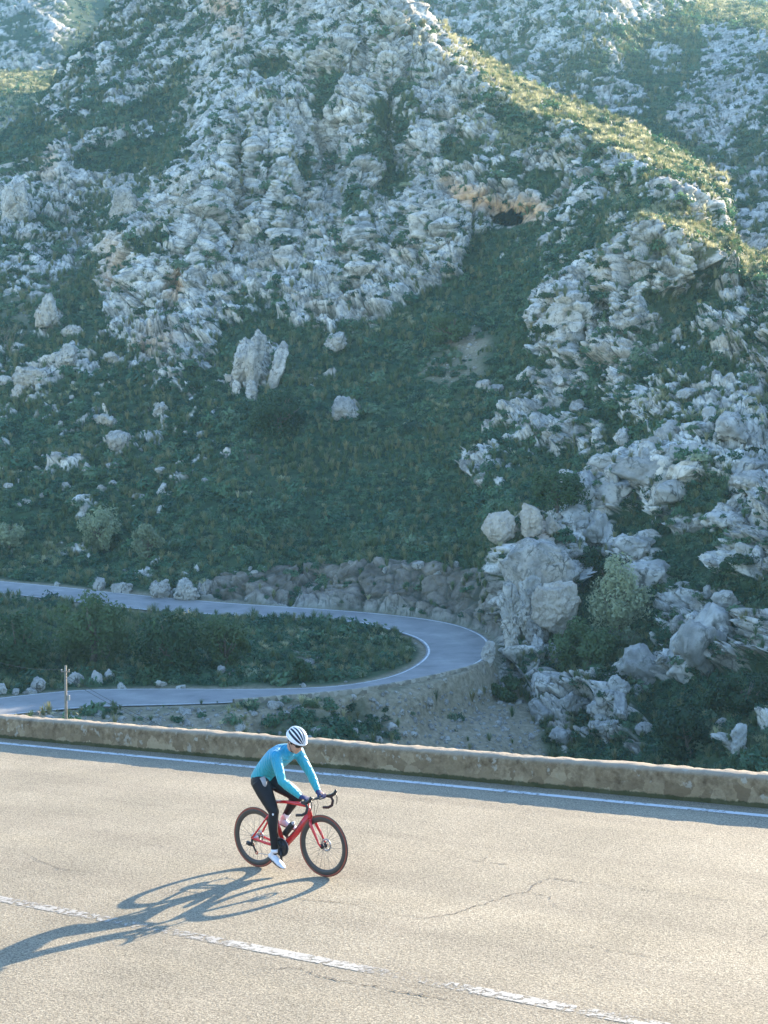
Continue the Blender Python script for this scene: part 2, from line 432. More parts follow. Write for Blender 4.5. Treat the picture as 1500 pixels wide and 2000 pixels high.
# near road sheet, local coordinates: x along, y lateral, z up
def grid_sheet(x0, x1, nx, y0, y1, ny, zf):
    xs = np.linspace(x0, x1, nx); ys = np.linspace(y0, y1, ny)
    X, Y = np.meshgrid(xs, ys); Z = zf(X, Y)
    V = np.stack([X, Y, Z], -1).reshape(-1, 3)
    i = np.arange(ny - 1)[:, None] * nx + np.arange(nx - 1)[None]
    F = np.stack([i, i + 1, i + nx + 1, i + nx], -1).reshape(-1, 4)
    return V, F
V, F = grid_sheet(-60, 30, 300, -7.5, 5.3, 60, lambda X, Y: np.zeros_like(X))
me = mesh_np('near_road', V, F, [M['asphalt']])
road = obj('road', me); road.matrix_world = RW
tag(road, kind='structure', label='pale coarse sunlit mountain road in the foreground')

def ribbon(pts, w, name, mat, parent, z=0.004, jitter=0.0, sub=6, taper=False):
    P = []
    for a, b in zip(pts[:-1], pts[1:]):
        for k in range(sub):
            t = k / sub; P.append((a[0] + (b[0] - a[0]) * t, a[1] + (b[1] - a[1]) * t))
    P.append(pts[-1]); P = np.array(P)
    if jitter:
        n = len(P); P = P + RNG.normal(size=(n, 2)) * jitter
    T = np.gradient(P, axis=0); T /= np.linalg.norm(T, axis=1, keepdims=True) + 1e-9
    N = np.stack([-T[:, 1], T[:, 0]], -1)
    ww = np.full(len(P), w) * (1 + (RNG.random(len(P)) - 0.5) * (0.9 if jitter else 0.06))
    if taper: ww *= np.sin(np.linspace(0.15, math.pi - 0.15, len(P))) ** 0.5
    A = P + N * ww[:, None] / 2; B = P - N * ww[:, None] / 2
    zz = np.full((len(P), 1), z)
    V = np.concatenate([np.hstack([A, zz]), np.hstack([B, zz])])
    n = len(P); i = np.arange(n - 1)
    F = np.stack([i, i + n, i + n + 1, i + 1], -1)
    return obj(name, mesh_np(name, V, F, [mat], smooth=False), parent)
yE = road_xy(500, 1499)[1]; yC = road_xy(480, 1848)[1]
ribbon([(-60, yE), (30, yE)], 0.13, 'edge_line', M['paint'], road, sub=300)
for a, b, mt in [((-40, 1750), (215, 1801), 'paintfaint'), ((215, 1801), (450, 1842), 'paintghost'), ((700, 1892), (850, 1921), 'paintghost'), ((450, 1842), (700, 1892), 'paintworn'), ((850, 1921), (1300, 2012), 'paintworn')]:
    xa = road_xy(*a)[0]; xb = road_xy(*b)[0]
    ribbon([(xa, yC), (xb, yC)], 0.16, 'centre_dash', M[mt], road, sub=40)
def crop6(l): return [road_xy(700 + x / 1.875, 1500 + y / 1.875) for x, y in l]
def crop5(l): return [road_xy(x / 2.143, 1640 + y / 2.143) for x, y in l]
CR = [(crop6([(0, 510), (120, 535), (250, 550), (350, 535), (420, 510), (520, 480), (570, 460), (620, 455), (640, 430), (700, 403), (760, 412), (850, 425), (920, 432), (1010, 445), (1100, 455), (1230, 470), (1320, 485), (1400, 495), (1560, 525)]), 0.016, 'crack'),
      (crop6([(60, 290), (200, 310), (350, 325), (450, 345), (560, 355), (690, 372)]), 0.016, 'crackfaint'),
      (crop6([(620, 455), (690, 470), (740, 520), (850, 530), (900, 540)]), 0.014, 'crackfaint'),
      (crop6([(640, 620), (760, 640), (880, 660), (1000, 680), (1150, 705), (1330, 725)]), 0.014, 'crackfaint'),
      (crop6([(0, 795), (60, 800), (150, 820), (250, 835), (370, 860)]), 0.018, 'crack'),
      (crop6([(450, 345), (490, 310)]), 0.012, 'crackfaint'),
      (crop6([(1430, 640), (1500, 610)]), 0.018, 'crack'),
      (crop5([(1090, 540), (1150, 543), (1220, 535), (1290, 550), (1340, 575), (1420, 590), (1500, 603)]), 0.018, 'crack'),
      (crop5([(90, 55), (180, 95), (260, 125), (380, 135), (440, 133)]), 0.014, 'crack'),
      (crop5([(1170, 235), (1250, 250), (1400, 260), (1500, 275)]), 0.014, 'crack'),
      (crop5([(560, 10), (640, 25), (760, 40)]), 0.012, 'crackfaint')]
for pts, w, mt in CR: ribbon(pts, w, 'road_crack', M[mt], road, z=0.006, jitter=0.012, sub=9, taper=True)

# near parapet wall
yW = road_xy(500, 1487)[1] - 0.02
def wall_sheet():
    prof = [(0.0, -0.25), (0.0, 0.02), (0.0, 0.10), (0.005, 0.18), (0.01, 0.26), (0.018, 0.33), (0.03, 0.385), (0.065, 0.425), (0.12, 0.44), (0.20, 0.442), (0.28, 0.435), (0.325, 0.41), (0.35, 0.35), (0.36, 0.2), (0.37, 0.0), (0.40, -0.9)]
    xs = np.arange(-58, 28, 0.035); n = len(prof)
    X = np.repeat(xs[:, None], n, 1); Yp = np.repeat(np.array([p[0] for p in prof])[None], len(xs), 0) + yW; Zp = np.repeat(np.array([p[1] * (0.90 if p[1] > 0 else 1) for p in prof])[None], len(xs), 0)
    P = np.stack([X, Yp, Zp], -1).reshape(-1, 3)
    f = fbm(P * 3.2, 4); g = fbm(P * [0.8, 0.8, 0.8], 3)
    f1, f2, cid = voronoi(P * 5.0)
    ctr = np.array([0, yW + 0.18, 0.1]); dr = P - ctr; dr[:, 0] = 0; dr /= np.linalg.norm(dr, axis=1, keepdims=True) + 1e-6
    amp = (0.026 * f + 0.016 * g + 0.020 * (f2 - f1) - 0.012) * (P[:, 2] > -0.2)
    P = P + dr * amp[:, None]
    P[:, 2] += 0.018 * fbm(np.stack([X.ravel() * 0.5, X.ravel() * 0, X.ravel() * 0], -1), 3) * (P[:, 2] > 0.15)
    i = np.arange(len(xs) - 1)[:, None] * n + np.arange(n - 1)[None]
    F = np.stack([i, i + n, i + n + 1, i + 1], -1).reshape(-1, 4)
    return P, F
V, F = wall_sheet()
wall = obj('parapet_wall', mesh_np('parapet_wall', V, F, [M['wall']])); wall.matrix_world = RW
tag(wall, 'low rounded stone parapet with mossy foot along the sunlit foreground road', 'wall')

# ------------------------------------------------------------------ hairpin road edges (world points)
OUT = np.array([(-150, 1414, -18.9), (-60, 1403, -18.8), (0, 1398, -18.8), (67, 1391, -18.75), (150, 1383, -18.7), (233, 1379, -18.65), (333, 1377, -18.6), (453, 1373, -18.5), (522, 1366, -18.45), (610, 1359, -18.4), (690, 1351, -18.3), (770, 1338, -18.15), (850, 1321, -18.0), (910, 1306, -17.85), (942, 1293, -17.7), (958, 1275, -17.55), (960, 1260, -17.4), (953, 1248, -17.3), (938, 1237, -17.2), (902, 1222, -17.0), (850, 1211, -16.8), (790, 1203, -16.6), (710, 1195, -16.4), (610, 1188, -16.2), (530, 1183, -16.0), (450, 1178, -15.8), (333, 1168, -15.5), (220, 1157, -15.2), (110, 1145, -14.9), (0, 1135, -14.6), (-80, 1126, -14.4), (-150, 1119, -14.2)])
INN = np.array([(-150, 1374, -18.9), (-60, 1369, -18.8), (0, 1363, -18.8), (50, 1357, -18.75), (133, 1349, -18.7), (193, 1346, -18.65), (267, 1345, -18.6), (367, 1345, -18.55), (450, 1346, -18.5), (550, 1345, -18.4), (630, 1342, -18.35), (690, 1336, -18.25), (750, 1325, -18.15), (790, 1311, -18.0), (818, 1294, -17.9), (831, 1280, -17.8), (833, 1270, -17.75), (829, 1260, -17.7), (818, 1250, -17.6), (798, 1241, -17.5), (764, 1231, -17.3), (726, 1221, -17.1), (690, 1215, -16.95), (610, 1209, -16.7), (530, 1205, -16.5), (450, 1202, -16.3), (333, 1196, -16.05), (220, 1185, -15.75), (110, 1171, -15.45), (0, 1158, -15.15), (-80, 1149, -14.95), (-150, 1142, -14.75)])
def smooth_poly(P, n, it=2):
    P = np.asarray(P, float)
    for _ in range(it):  # chaikin
        Q = np.empty((2 * len(P), 3)); Q[0] = P[0]; Q[-1] = P[-1]
        Q[1:-1:2] = 0.75 * P[:-1] + 0.25 * P[1:]; Q[2:-1:2] = 0.25 * P[:-1] + 0.75 * P[1:]; P = Q
    return P
Eo = smooth_poly(at_height(OUT[:, 0], OUT[:, 1], OUT[:, 2]), 0, 3); Ei = smooth_poly(at_height(INN[:, 0], INN[:, 1], INN[:, 2]), 0, 3)
def hair_mesh():
    n = len(Eo); T = np.linspace(0, 1, 7)
    V = (Eo[:, None] * (1 - T)[None, :, None] + Ei[:, None] * T[None, :, None]); k = len(T)
    i = np.arange(n - 1)[:, None] * k + np.arange(k - 1)[None]
    F = np.stack([i, i + 1, i + k + 1, i + k], -1).reshape(-1, 4)
    return V.reshape(-1, 3), F
V, F = hair_mesh()
hair = obj('hairpin_road', mesh_np('hairpin_road', V, F, [M['asphaltfar']])); tag(hair, 'grey hairpin road curling around the scrubby island below the mountain', kind='structure')
def side_line(A, B, off, w, name, sl=slice(None)):
    d = B - A; L_ = np.linalg.norm(d, axis=1, keepdims=True); d = d / L_
    a = A + d * off; b = A + d * (off + w); a[:, 2] += 0.012; b[:, 2] += 0.012
    a = a[sl]; b = b[sl]; n = len(a); i = np.arange(n - 1)
    return obj(name, mesh_np(name, np.concatenate([a, b]), np.stack([i, i + n, i + n + 1, i + 1], -1), [M['paint']], smooth=False), hair)
side_line(Eo, Ei, 0.16, 0.16, 'edge_line'); side_line(Ei, Eo, 0.16, 0.17, 'edge_line')
MIDL = 0.5 * (Eo + Ei)

# ------------------------------------------------------------------ mountain sheets
class RBF:
    def __init__(s, P, v, lam=2e-4):
        s.P = np.asarray(P, float) / 1000; n = len(P)
        r = np.linalg.norm(s.P[:, None] - s.P[None], axis=2)
        K = np.where(r > 0, r * r * np.log(r + 1e-12), 0) + lam * np.eye(n)
        Q = np.hstack([np.ones((n, 1)), s.P])
        A = np.block([[K, Q], [Q.T, np.zeros((3, 3))]])
        w = np.linalg.solve(A, np.concatenate([np.log(v), np.zeros(3)]))
        s.w = w[:n]; s.c = w[n:]
    def __call__(s, X):
        X = np.asarray(X, float) / 1000; out = np.empty(len(X))
        for a in range(0, len(X), 60000):
            x = X[a:a + 60000]
            r2 = ((x[:, None, :] - s.P[None]) ** 2).sum(2)
            out[a:a + 60000] = (0.5 * r2 * np.log(r2 + 1e-14)) @ s.w + s.c[0] + x @ s.c[1:]
        return np.exp(out)

def paint_field(polys, default, x0=-300, x1=1850, y0=-300, y1=1650, step=8, blur=2):
    nx = int((x1 - x0) / step) + 1; ny = int((y1 - y0) / step) + 1
    X, Y = np.meshgrid(x0 + np.arange(nx) * step, y0 + np.arange(ny) * step)
    A = np.full((ny, nx), float(default))
    for val, poly in polys:
        inside = np.zeros((ny, nx), bool); n = len(poly)
        for k in range(n):
            xa, ya = poly[k]; xb, yb = poly[(k + 1) % n]
            if ya == yb: continue
            c = ((ya > Y) != (yb > Y)) & (X < (xb - xa) * (Y - ya) / (yb - ya) + xa)
            inside ^= c
        A[inside] = val
    for _ in range(blur):
        for ax in (0, 1):
            A = (np.roll(A, 1, ax) + np.roll(A, -1, ax) + 2 * A) / 4
    def f(px, py):
        u = np.clip((px - x0) / step, 0, nx - 1.001); v = np.clip((py - y0) / step, 0, ny - 1.001)
        i = v.astype(int); j = u.astype(int); a = u - j; b = v - i
        return (A[i, j] * (1 - a) + A[i, j + 1] * a) * (1 - b) + (A[i + 1, j] * (1 - a) + A[i + 1, j + 1] * a) * b
    return f
def ellp(x, y, a, b, rot=0, n=14):
    c, s = math.cos(math.radians(rot)), math.sin(math.radians(rot))
    return [(x + a * math.cos(t) * c - b * math.sin(t) * s, y + a * math.cos(t) * s + b * math.sin(t) * c) for t in np.linspace(0, 2 * math.pi, n, endpoint=False)]

ROCKP = [
 (0.58, [(-300, -300), (1850, -300), (1850, 560), (-300, 560)]),
 # upper left shaded slope
 (0.60, [(-300, 262), (75, 205), (215, 0), (380, -100), (640, -100), (560, 140), (480, 150), (330, 330), (210, 470), (-300, 600)]),
 (0.60, [(190, 70), (370, 20), (390, 120), (300, 170), (230, 200), (150, 190)]),
 (0.62, [(120, 130), (200, 90), (260, 190), (160, 260), (100, 210)]),
 (0.72, [(400, -60), (620, -60), (560, 120), (440, 190), (350, 230), (370, 130)]),
 (0.28, [(150, 240), (330, 170), (380, 140), (350, 215), (250, 250), (110, 285)]),
 (0.05, [(-300, 270), (75, 225), (120, 270), (90, 300), (-300, 330)]),
 (0.25, [(120, 300), (370, 270), (330, 330), (320, 380), (240, 440), (190, 470), (300, 340), (150, 330)]),
 (0.78, [(95, 290), (130, 290), (180, 400), (150, 440), (60, 430), (80, 380)]),
 (0.80, [(-50, 370), (60, 350), (60, 430), (-50, 440)]), (0.75, ellp(235, 395, 32, 38)), (0.62, [(40, 500), (180, 440), (190, 480), (60, 590), (-20, 620), (-20, 560)]),
 (0.24, [(60, 590), (200, 500), (205, 640), (60, 700), (-200, 700), (-200, 600)]),
 # main face
 (0.97, [(208, 470), (330, 340), (380, 250), (480, 150), (560, 130), (640, 20), (700, -60), (800, -20), (900, 90), (1000, 165), (960, 250), (860, 330), (880, 400), (910, 480), (890, 530), (780, 590), (740, 640), (640, 640), (600, 650), (520, 610), (430, 640), (420, 720), (330, 770), (285, 700), (205, 640)]),
 (0.45, [(730, 190), (800, 150), (830, 230), (760, 330), (700, 300)]), (0.35, ellp(640, 190, 25, 60, 20)), (0.35, ellp(770, 360, 40, 30)), (0.42, ellp(690, 390, 30, 40)), (0.38, ellp(540, 135, 45, 25)), (0.40, ellp(510, 590, 60, 30)), (0.40, ellp(470, 300, 18, 60, 25)), (0.45, ellp(300, 480, 45, 25)), (0.40, ellp(600, 330, 20, 40, -20)), (0.42, ellp(570, 420, 24, 18)), (0.42, ellp(480, 460, 30, 20)),
 # right slopes of the face below the ridge
 (0.70, [(880, 90), (1000, 170), (1180, 250), (1400, 345), (1420, 420), (1250, 380), (1150, 300), (1000, 250), (930, 180)]),
 (0.56, [(960, 140), (1050, 180), (1180, 240), (1300, 300), (1390, 345), (1380, 370), (1270, 330), (1150, 280), (1010, 215)]),
 (0.40, [(900, 200), (1000, 200), (1080, 260), (1000, 300), (900, 280)]), (0.72, [(1010, 300), (1110, 290), (1180, 340), (1150, 400), (1050, 390)]), (0.70, [(890, 240), (970, 230), (990, 290), (900, 300)]),
 (0.75, [(1350, 330), (1418, 370), (1420, 440), (1370, 440), (1280, 400)]), (0.44, [(1160, 370), (1290, 385), (1380, 445), (1330, 470), (1190, 410)]), (0.8, [(1270, 400), (1340, 430), (1380, 480), (1290, 470)]),
 (0.95, [(860, 350), (900, 340), (1060, 390), (1100, 430), (1000, 430), (900, 400)]), (0.15, ellp(900, 300, 40, 22)), (0.15, ellp(1070, 360, 35, 25)),
 # bowl of green
 (0.09, [(430, 655), (520, 625), (600, 660), (740, 650), (790, 600), (900, 540), (920, 470), (1000, 450), (1040, 520), (1045, 600), (1040, 700), (960, 830), (915, 890), (960, 1010), (960, 1110), (380, 1130), (340, 1000), (400, 850), (440, 760)]),
 (0.30, [(960, 440), (1060, 440), (1060, 560), (980, 520)]),
 # lower left
 (0.36, [(-300, 640), (205, 650), (290, 720), (430, 720), (430, 860), (340, 1000), (380, 1130), (-300, 1140)]),
 (0.55, ellp(330, 730, 70, 35)), (0.60, ellp(75, 740, 48, 28)), (0.62, ellp(105, 615, 24, 36)), (0.5, ellp(140, 705, 24, 24)), (0.55, ellp(205, 812, 34, 18)), (0.5, ellp(235, 868, 26, 18)), (0.5, ellp(325, 795, 24, 14)), (0.48, ellp(90, 800, 26, 30)), (0.48, ellp(270, 895, 32, 16)), (0.45, ellp(180, 935, 20, 8)),
 (0.78, [(450, 700), (480, 665), (550, 680), (565, 720), (520, 770), (490, 790), (455, 760)]), (0.55, ellp(655, 675, 24, 18)), (0.5, ellp(630, 740, 48, 14, -15)), (0.6, ellp(672, 800, 36, 26)), (0.5, ellp(470, 885, 55, 12)), (0.5, ellp(480, 935, 22, 10)), (0.42, ellp(820, 757, 22, 8)), (0.42, ellp(360, 845, 30, 12)),
 # right spur
 (0.78, [(1045, 560), (1120, 520), (1260, 500), (1340, 560), (1300, 640), (1240, 660), (1300, 710), (1180, 720), (1100, 680), (1050, 700), (1035, 650)]),
 (0.66, [(1380, 520), (1500, 540), (1850, 560), (1850, 640), (1500, 620), (1420, 600)]), (0.30, [(1380, 490), (1850, 480), (1850, 530), (1500, 530), (1420, 520)]),
 (0.10, [(1260, 575), (1380, 570), (1420, 610), (1370, 640), (1270, 620)]), (0.36, [(1060, 700), (1240, 715), (1400, 740), (1380, 790), (1150, 740), (1040, 760)]),
 (0.62, [(1330, 620), (1850, 650), (1850, 750), (1500, 740), (1380, 700)]), (0.70, ellp(1100, 755, 55, 28)), (0.58, [(1180, 720), (1500, 750), (1500, 830), (1200, 800)]),
 (0.64, [(920, 840), (1050, 800), (1200, 830), (1180, 880), (1000, 860)]), (0.64, [(1250, 790), (1500, 800), (1850, 860), (1500, 880), (1280, 850)]),
 (0.62, [(910, 890), (970, 880), (1000, 920), (960, 960), (920, 940)]), (0.50, [(960, 900), (1200, 870), (1180, 960), (1000, 990)]), (0.10, [(1000, 930), (1110, 900), (1120, 1010), (1060, 1040), (980, 1010)]),
 # lower right mass
 (0.80, [(1090, 1000), (1230, 880), (1500, 840), (1850, 850), (1850, 1330), (1500, 1320), (1270, 1345), (1060, 1345), (975, 1330), (975, 1040)]),
 (0.80, [(1100, 980), (1200, 900), (1330, 850), (1500, 860), (1850, 900), (1850, 1330), (1500, 1300), (1340, 1330), (1220, 1340), (1230, 1180), (1210, 1090), (1120, 1040)]),
 (0.55, [(990, 1060), (1060, 1060), (1100, 1130), (1100, 1230), (1050, 1290), (1030, 1330), (990, 1310)]),
 (0.05, [(1110, 1060), (1190, 1090), (1280, 1180), (1260, 1260), (1200, 1340), (1080, 1330), (1130, 1240)]),
 (0.25, [(1340, 960), (1420, 940), (1400, 1010), (1340, 1010)]), (0.28, [(1290, 1040), (1420, 1040), (1420, 1130), (1350, 1160), (1300, 1100)]), (0.3, [(1430, 1130), (1850, 1150), (1850, 1260), (1480, 1220)]), (0.15, [(1200, 1010), (1260, 1000), (1280, 1050), (1220, 1060)]),
 (0.70, [(1040, 1340), (1160, 1330), (1270, 1370), (1270, 1480), (1060, 1440)]), (0.15, ellp(1150, 1400, 30, 30)),
 (0.03, [(1260, 1340), (1330, 1330), (1500, 1310), (1850, 1320), (1850, 1600), (1270, 1600)]), (0.6, ellp(1435, 1440, 26, 40)), (0.55, ellp(1500, 1410, 35, 25)),
 # road cut and verges
 (1.0, [(430, 1120), (700, 1105), (960, 1110), (985, 1260), (940, 1235), (800, 1195), (600, 1180), (430, 1165)]), (0.55, [(190, 1145), (430, 1120), (430, 1170), (300, 1165), (200, 1150)]),
 (0.02, [(-300, 1160), (300, 1190), (830, 1240), (840, 1300), (700, 1335), (-300, 1350)]), (0.12, [(-50, 1325), (240, 1310), (250, 1345), (-50, 1355)]),
 (0.0, [(-300, 1400), (460, 1380), (700, 1360), (950, 1310), (1040, 1420), (1040, 1600), (-300, 1600)]),
]
rockf = paint_field(ROCKP, 0.4)
ochref = paint_field([(1, [(860, 345), (910, 370), (1000, 395), (1060, 390), (1080, 430), (1000, 440), (960, 415), (900, 410)]), (0.9, ellp(440, 15, 30, 18)), (0.9, ellp(345, 560, 20, 30)), (0.6, ellp(465, 70, 18, 20)), (0.5, ellp(1115, 60, 30, 30)), (0.45, ellp(230, 520, 25, 60)), (0.6, ellp(100, 320, 12, 30)), (0.4, ellp(310, 680, 50, 25)), (0.5, ellp(1015, 1050, 60, 20)), (0.4, ellp(1090, 1220, 30, 20))], 0)
brownf = paint_field([(1, [(400, 1110), (700, 1090), (970, 1100), (985, 1260), (940, 1235), (800, 1195), (600, 1180), (420, 1170)]), (0.5, [(870, 900), (990, 980), (980, 1120), (870, 1090)])], 0)
screef = paint_field([(0.95, [(470, 1385), (700, 1358), (960, 1305), (1050, 1400), (1080, 1600), (470, 1600)]), (0.92, [(-300, 1405), (470, 1380), (500, 1600), (-300, 1600)]), (0.25, ellp(640, 1430, 130, 40)), (0.9, ellp(912, 670, 46, 30)), (0.6, ellp(880, 720, 70, 30)), (0.5, ellp(590, 1270, 30, 45, -20)), (0.45, ellp(480, 885, 60, 14)), (0.4, [(60, 480), (180, 500), (60, 640), (0, 620)]), (0.9, ellp(1450, 345, 60, 18, 15)), (0.8, [(300, 330), (350, 315), (345, 335), (310, 345)])], 0)

sun_dryf = paint_field([(1, [(850, 30), (900, 60), (1000, 120), (1060, 165), (1180, 215), (1300, 280), (1425, 350), (1415, 392), (1330, 352), (1200, 302), (1090, 255), (1000, 225), (930, 165), (870, 100)]), (0.9, [(1185, 358), (1260, 383), (1385, 440), (1372, 478), (1290, 442), (1200, 402)]), (1, [(1375, 470), (1470, 485), (1850, 440), (1850, 540), (1480, 548), (1400, 520)]), (0.45, [(890, 190), (1000, 230), (1100, 270), (1180, 310), (1160, 340), (1000, 300), (900, 260)]), (0.5, [(1180, 395), (1300, 450), (1380, 500), (1340, 540), (1200, 470)]), (0.4, ellp(830, 90, 40, 40)), (0.35, [(1230, 780), (1500, 800), (1500, 840), (1230, 830)])], 0, blur=3)  # dry grass strips on the sunlit crests; their pale colour carries part of the sunlight
sun_dryback = paint_field([(1, [(1330, -60), (1400, -20), (1520, 0), (1600, 60), (1560, 95), (1480, 45), (1380, 35)])], 0, y0=-500, blur=2)  # same sun-paled dry tint for the lit top of the ridge behind
one = lambda px, py: np.ones(len(px))
YC = [(-300, 300, 420), (-100, 330, 400), (0, 262, 430), (75, 215, 440), (130, 150, 450), (215, 0, 470), (400, -150, 480), (720, -150, 370), (330, 60, 440), (480, 60, 395), (640, 0, 365), (790, -20, 342),
 (870, 70, 330), (950, 115, 318), (1055, 175, 298), (1165, 220, 282), (1300, 290, 265), (1420, 365, 247), (1424, 430, 243), (1382, 447, 212), (1250, 392, 215), (1450, 492, 213), (1500, 500, 208), (1750, 440, 180),
 (0, 330, 375), (100, 300, 368), (240, 250, 375), (0, 450, 320), (100, 450, 325), (180, 470, 318), (330, 240, 378), (380, 180, 380), (270, 350, 345),
 (240, 470, 285), (350, 350, 305), (420, 250, 325), (520, 160, 340), (300, 560, 268), (250, 640, 250), (450, 450, 285), (600, 300, 308), (650, 450, 278), (750, 200, 312), (800, 350, 288), (700, 630, 240), (800, 560, 250), (500, 600, 252), (870, 500, 256), (900, 300, 288), (1000, 250, 290), (1000, 360, 268), (900, 390, 268), (990, 425, 266), (1000, 480, 252), (1150, 350, 256), (1100, 440, 244), (960, 570, 238), (880, 680, 218), (1200, 450, 214),
 (0, 620, 262), (100, 620, 258), (0, 800, 225), (200, 800, 218), (0, 1000, 185), (200, 1000, 180), (350, 780, 220), (330, 700, 238), (600, 750, 214), (600, 900, 188), (400, 950, 182), (700, 1000, 172), (850, 850, 190), (900, 1000, 168), (600, 1080, 164), (200, 1110, 168), (0, 1110, 172), (400, 1100, 160), (-200, 700, 250), (-250, 1000, 195), (-250, 500, 320),
 (1060, 560, 214), (1050, 690, 202), (1200, 520, 206), (1200, 620, 198), (1350, 560, 200), (1500, 600, 190), (1100, 800, 186), (1000, 850, 184), (1300, 750, 176), (1500, 750, 168), (950, 930, 172), (1100, 930, 168), (1250, 900, 158), (1400, 870, 150), (1500, 900, 145), (1750, 700, 150), (1750, 1000, 120),
 (1000, 1060, 141), (1080, 1080, 142), (1130, 1100, 146), (1200, 1000, 150), (1200, 1150, 138), (980, 1150, 138), (990, 1300, 130), (1100, 1200, 134), (1100, 1300, 127), (1300, 1100, 138), (1500, 1100, 126), (1300, 1250, 125), (1500, 1280, 114), (1200, 1350, 121), (1050, 1380, 122), (1050, 1500, 112), (1250, 1500, 107), (1500, 1450, 98), (1500, 1580, 90), (1300, 1580, 98), (1000, 1580, 103), (1750, 1300, 100), (1750, 1550, 82),
 (700, 1450, 105), (500, 1430, 105), (700, 1400, 111), (850, 1400, 114), (920, 1360, 120), (950, 1450, 112), (750, 1580, 97), (300, 1440, 100), (300, 1580, 88), (0, 1440, 96), (0, 1580, 82), (-250, 1450, 95), (-250, 1600, 80),
 (500, 1120, 154), (700, 1112, 152), (850, 1110, 149), (950, 1110, 145), (968, 1200, 139), (250, 1128, 160)]
_yc = [tuple(c) for c in YC]
for E_, src in ((at_height(OUT[:, 0], OUT[:, 1], OUT[:, 2]), OUT), (at_height(INN[:, 0], INN[:, 1], INN[:, 2]), INN)):
    for k in range(0, len(src)): _yc.append((src[k, 0], src[k, 1], E_[k, 1]))
# island between the legs
for px, py in ((0, 1260), (150, 1265), (300, 1270), (450, 1270), (600, 1275), (720, 1275), (-150, 1255)):
    pass
_yc = np.array(_yc); depth_main = RBF(_yc[:, :2], _yc[:, 2], 1e-4)

_dm = depth_main
RELIEF = [(992, 430, 27, 15, 70.0), (505, 560, 130, 40, -3), (640, 300, 28, 100, 9), (770, 290, 38, 120, 9), (560, 360, 34, 150, -8), (700, 420, 34, 150, -7), (470, 330, 26, 120, 8), (390, 430, 45, 120, -7), (840, 430, 50, 70, -6), (540, 130, 60, 40, 7), (650, 80, 40, 90, -7), (760, 90, 40, 90, -6), (440, 90, 50, 70, -7), (300, 560, 50, 80, -3), (1110, 600, 45, 70, -3), (1180, 560, 30, 60, 3), (1400, 1000, 60, 60, -3), (1330, 900, 70, 45, -3), (1180, 960, 50, 50, -2), (1300, 1010, 40, 40, 2), (1450, 1180, 60, 40, 2), (1360, 1230, 50, 40, -2), (1250, 1300, 50, 30, -1.5)]
def depth_main(X):
    Y = _dm(X)
    for x, y, a, b, dy in RELIEF:
        r = np.sqrt(((X[:, 0] - x) / a) ** 2 + ((X[:, 1] - y) / b) ** 2)
        if dy > 9: r = r * (1 + 0.55 * fbm(np.stack([X[:, 0] / 16, X[:, 1] / 16, 0 * X[:, 0] + 3], -1), 3)) + 0.35 * np.clip((X[:, 1] - y - 4) / 8, 0, 1)
        Y = Y + dy * (1 - sstep(0.85 if abs(dy) > 9 else 0.2, 1.15, r))
    yb = np.interp(X[:, 0], [1150, 1250, 1310, 1382, 1420], [362, 392, 420, 450, 470]); wx = sstep(1150, 1200, X[:, 0]) * (1 - sstep(1385, 1420, X[:, 0])); dd = X[:, 1] - yb
    Y = Y + wx * 12 * np.where(dd > 0, np.clip(1 - dd / 50, 0, 1) ** 1.25, np.clip(1 + dd / 50, 0, 1))
    return Y

CREST = np.array([(-300, 330), (0, 262), (75, 205), (110, 150), (190, 60), (215, 0), (300, -120), (720, -120), (760, -60), (790, -10), (825, 25), (870, 65), (930, 105), (985, 140), (1055, 175), (1110, 195), (1165, 220), (1225, 245), (1300, 288), (1365, 318), (1405, 345), (1421, 368), (1427, 430), (1440, 474), (1470, 496), (1500, 500), (1600, 480), (1800, 420)])

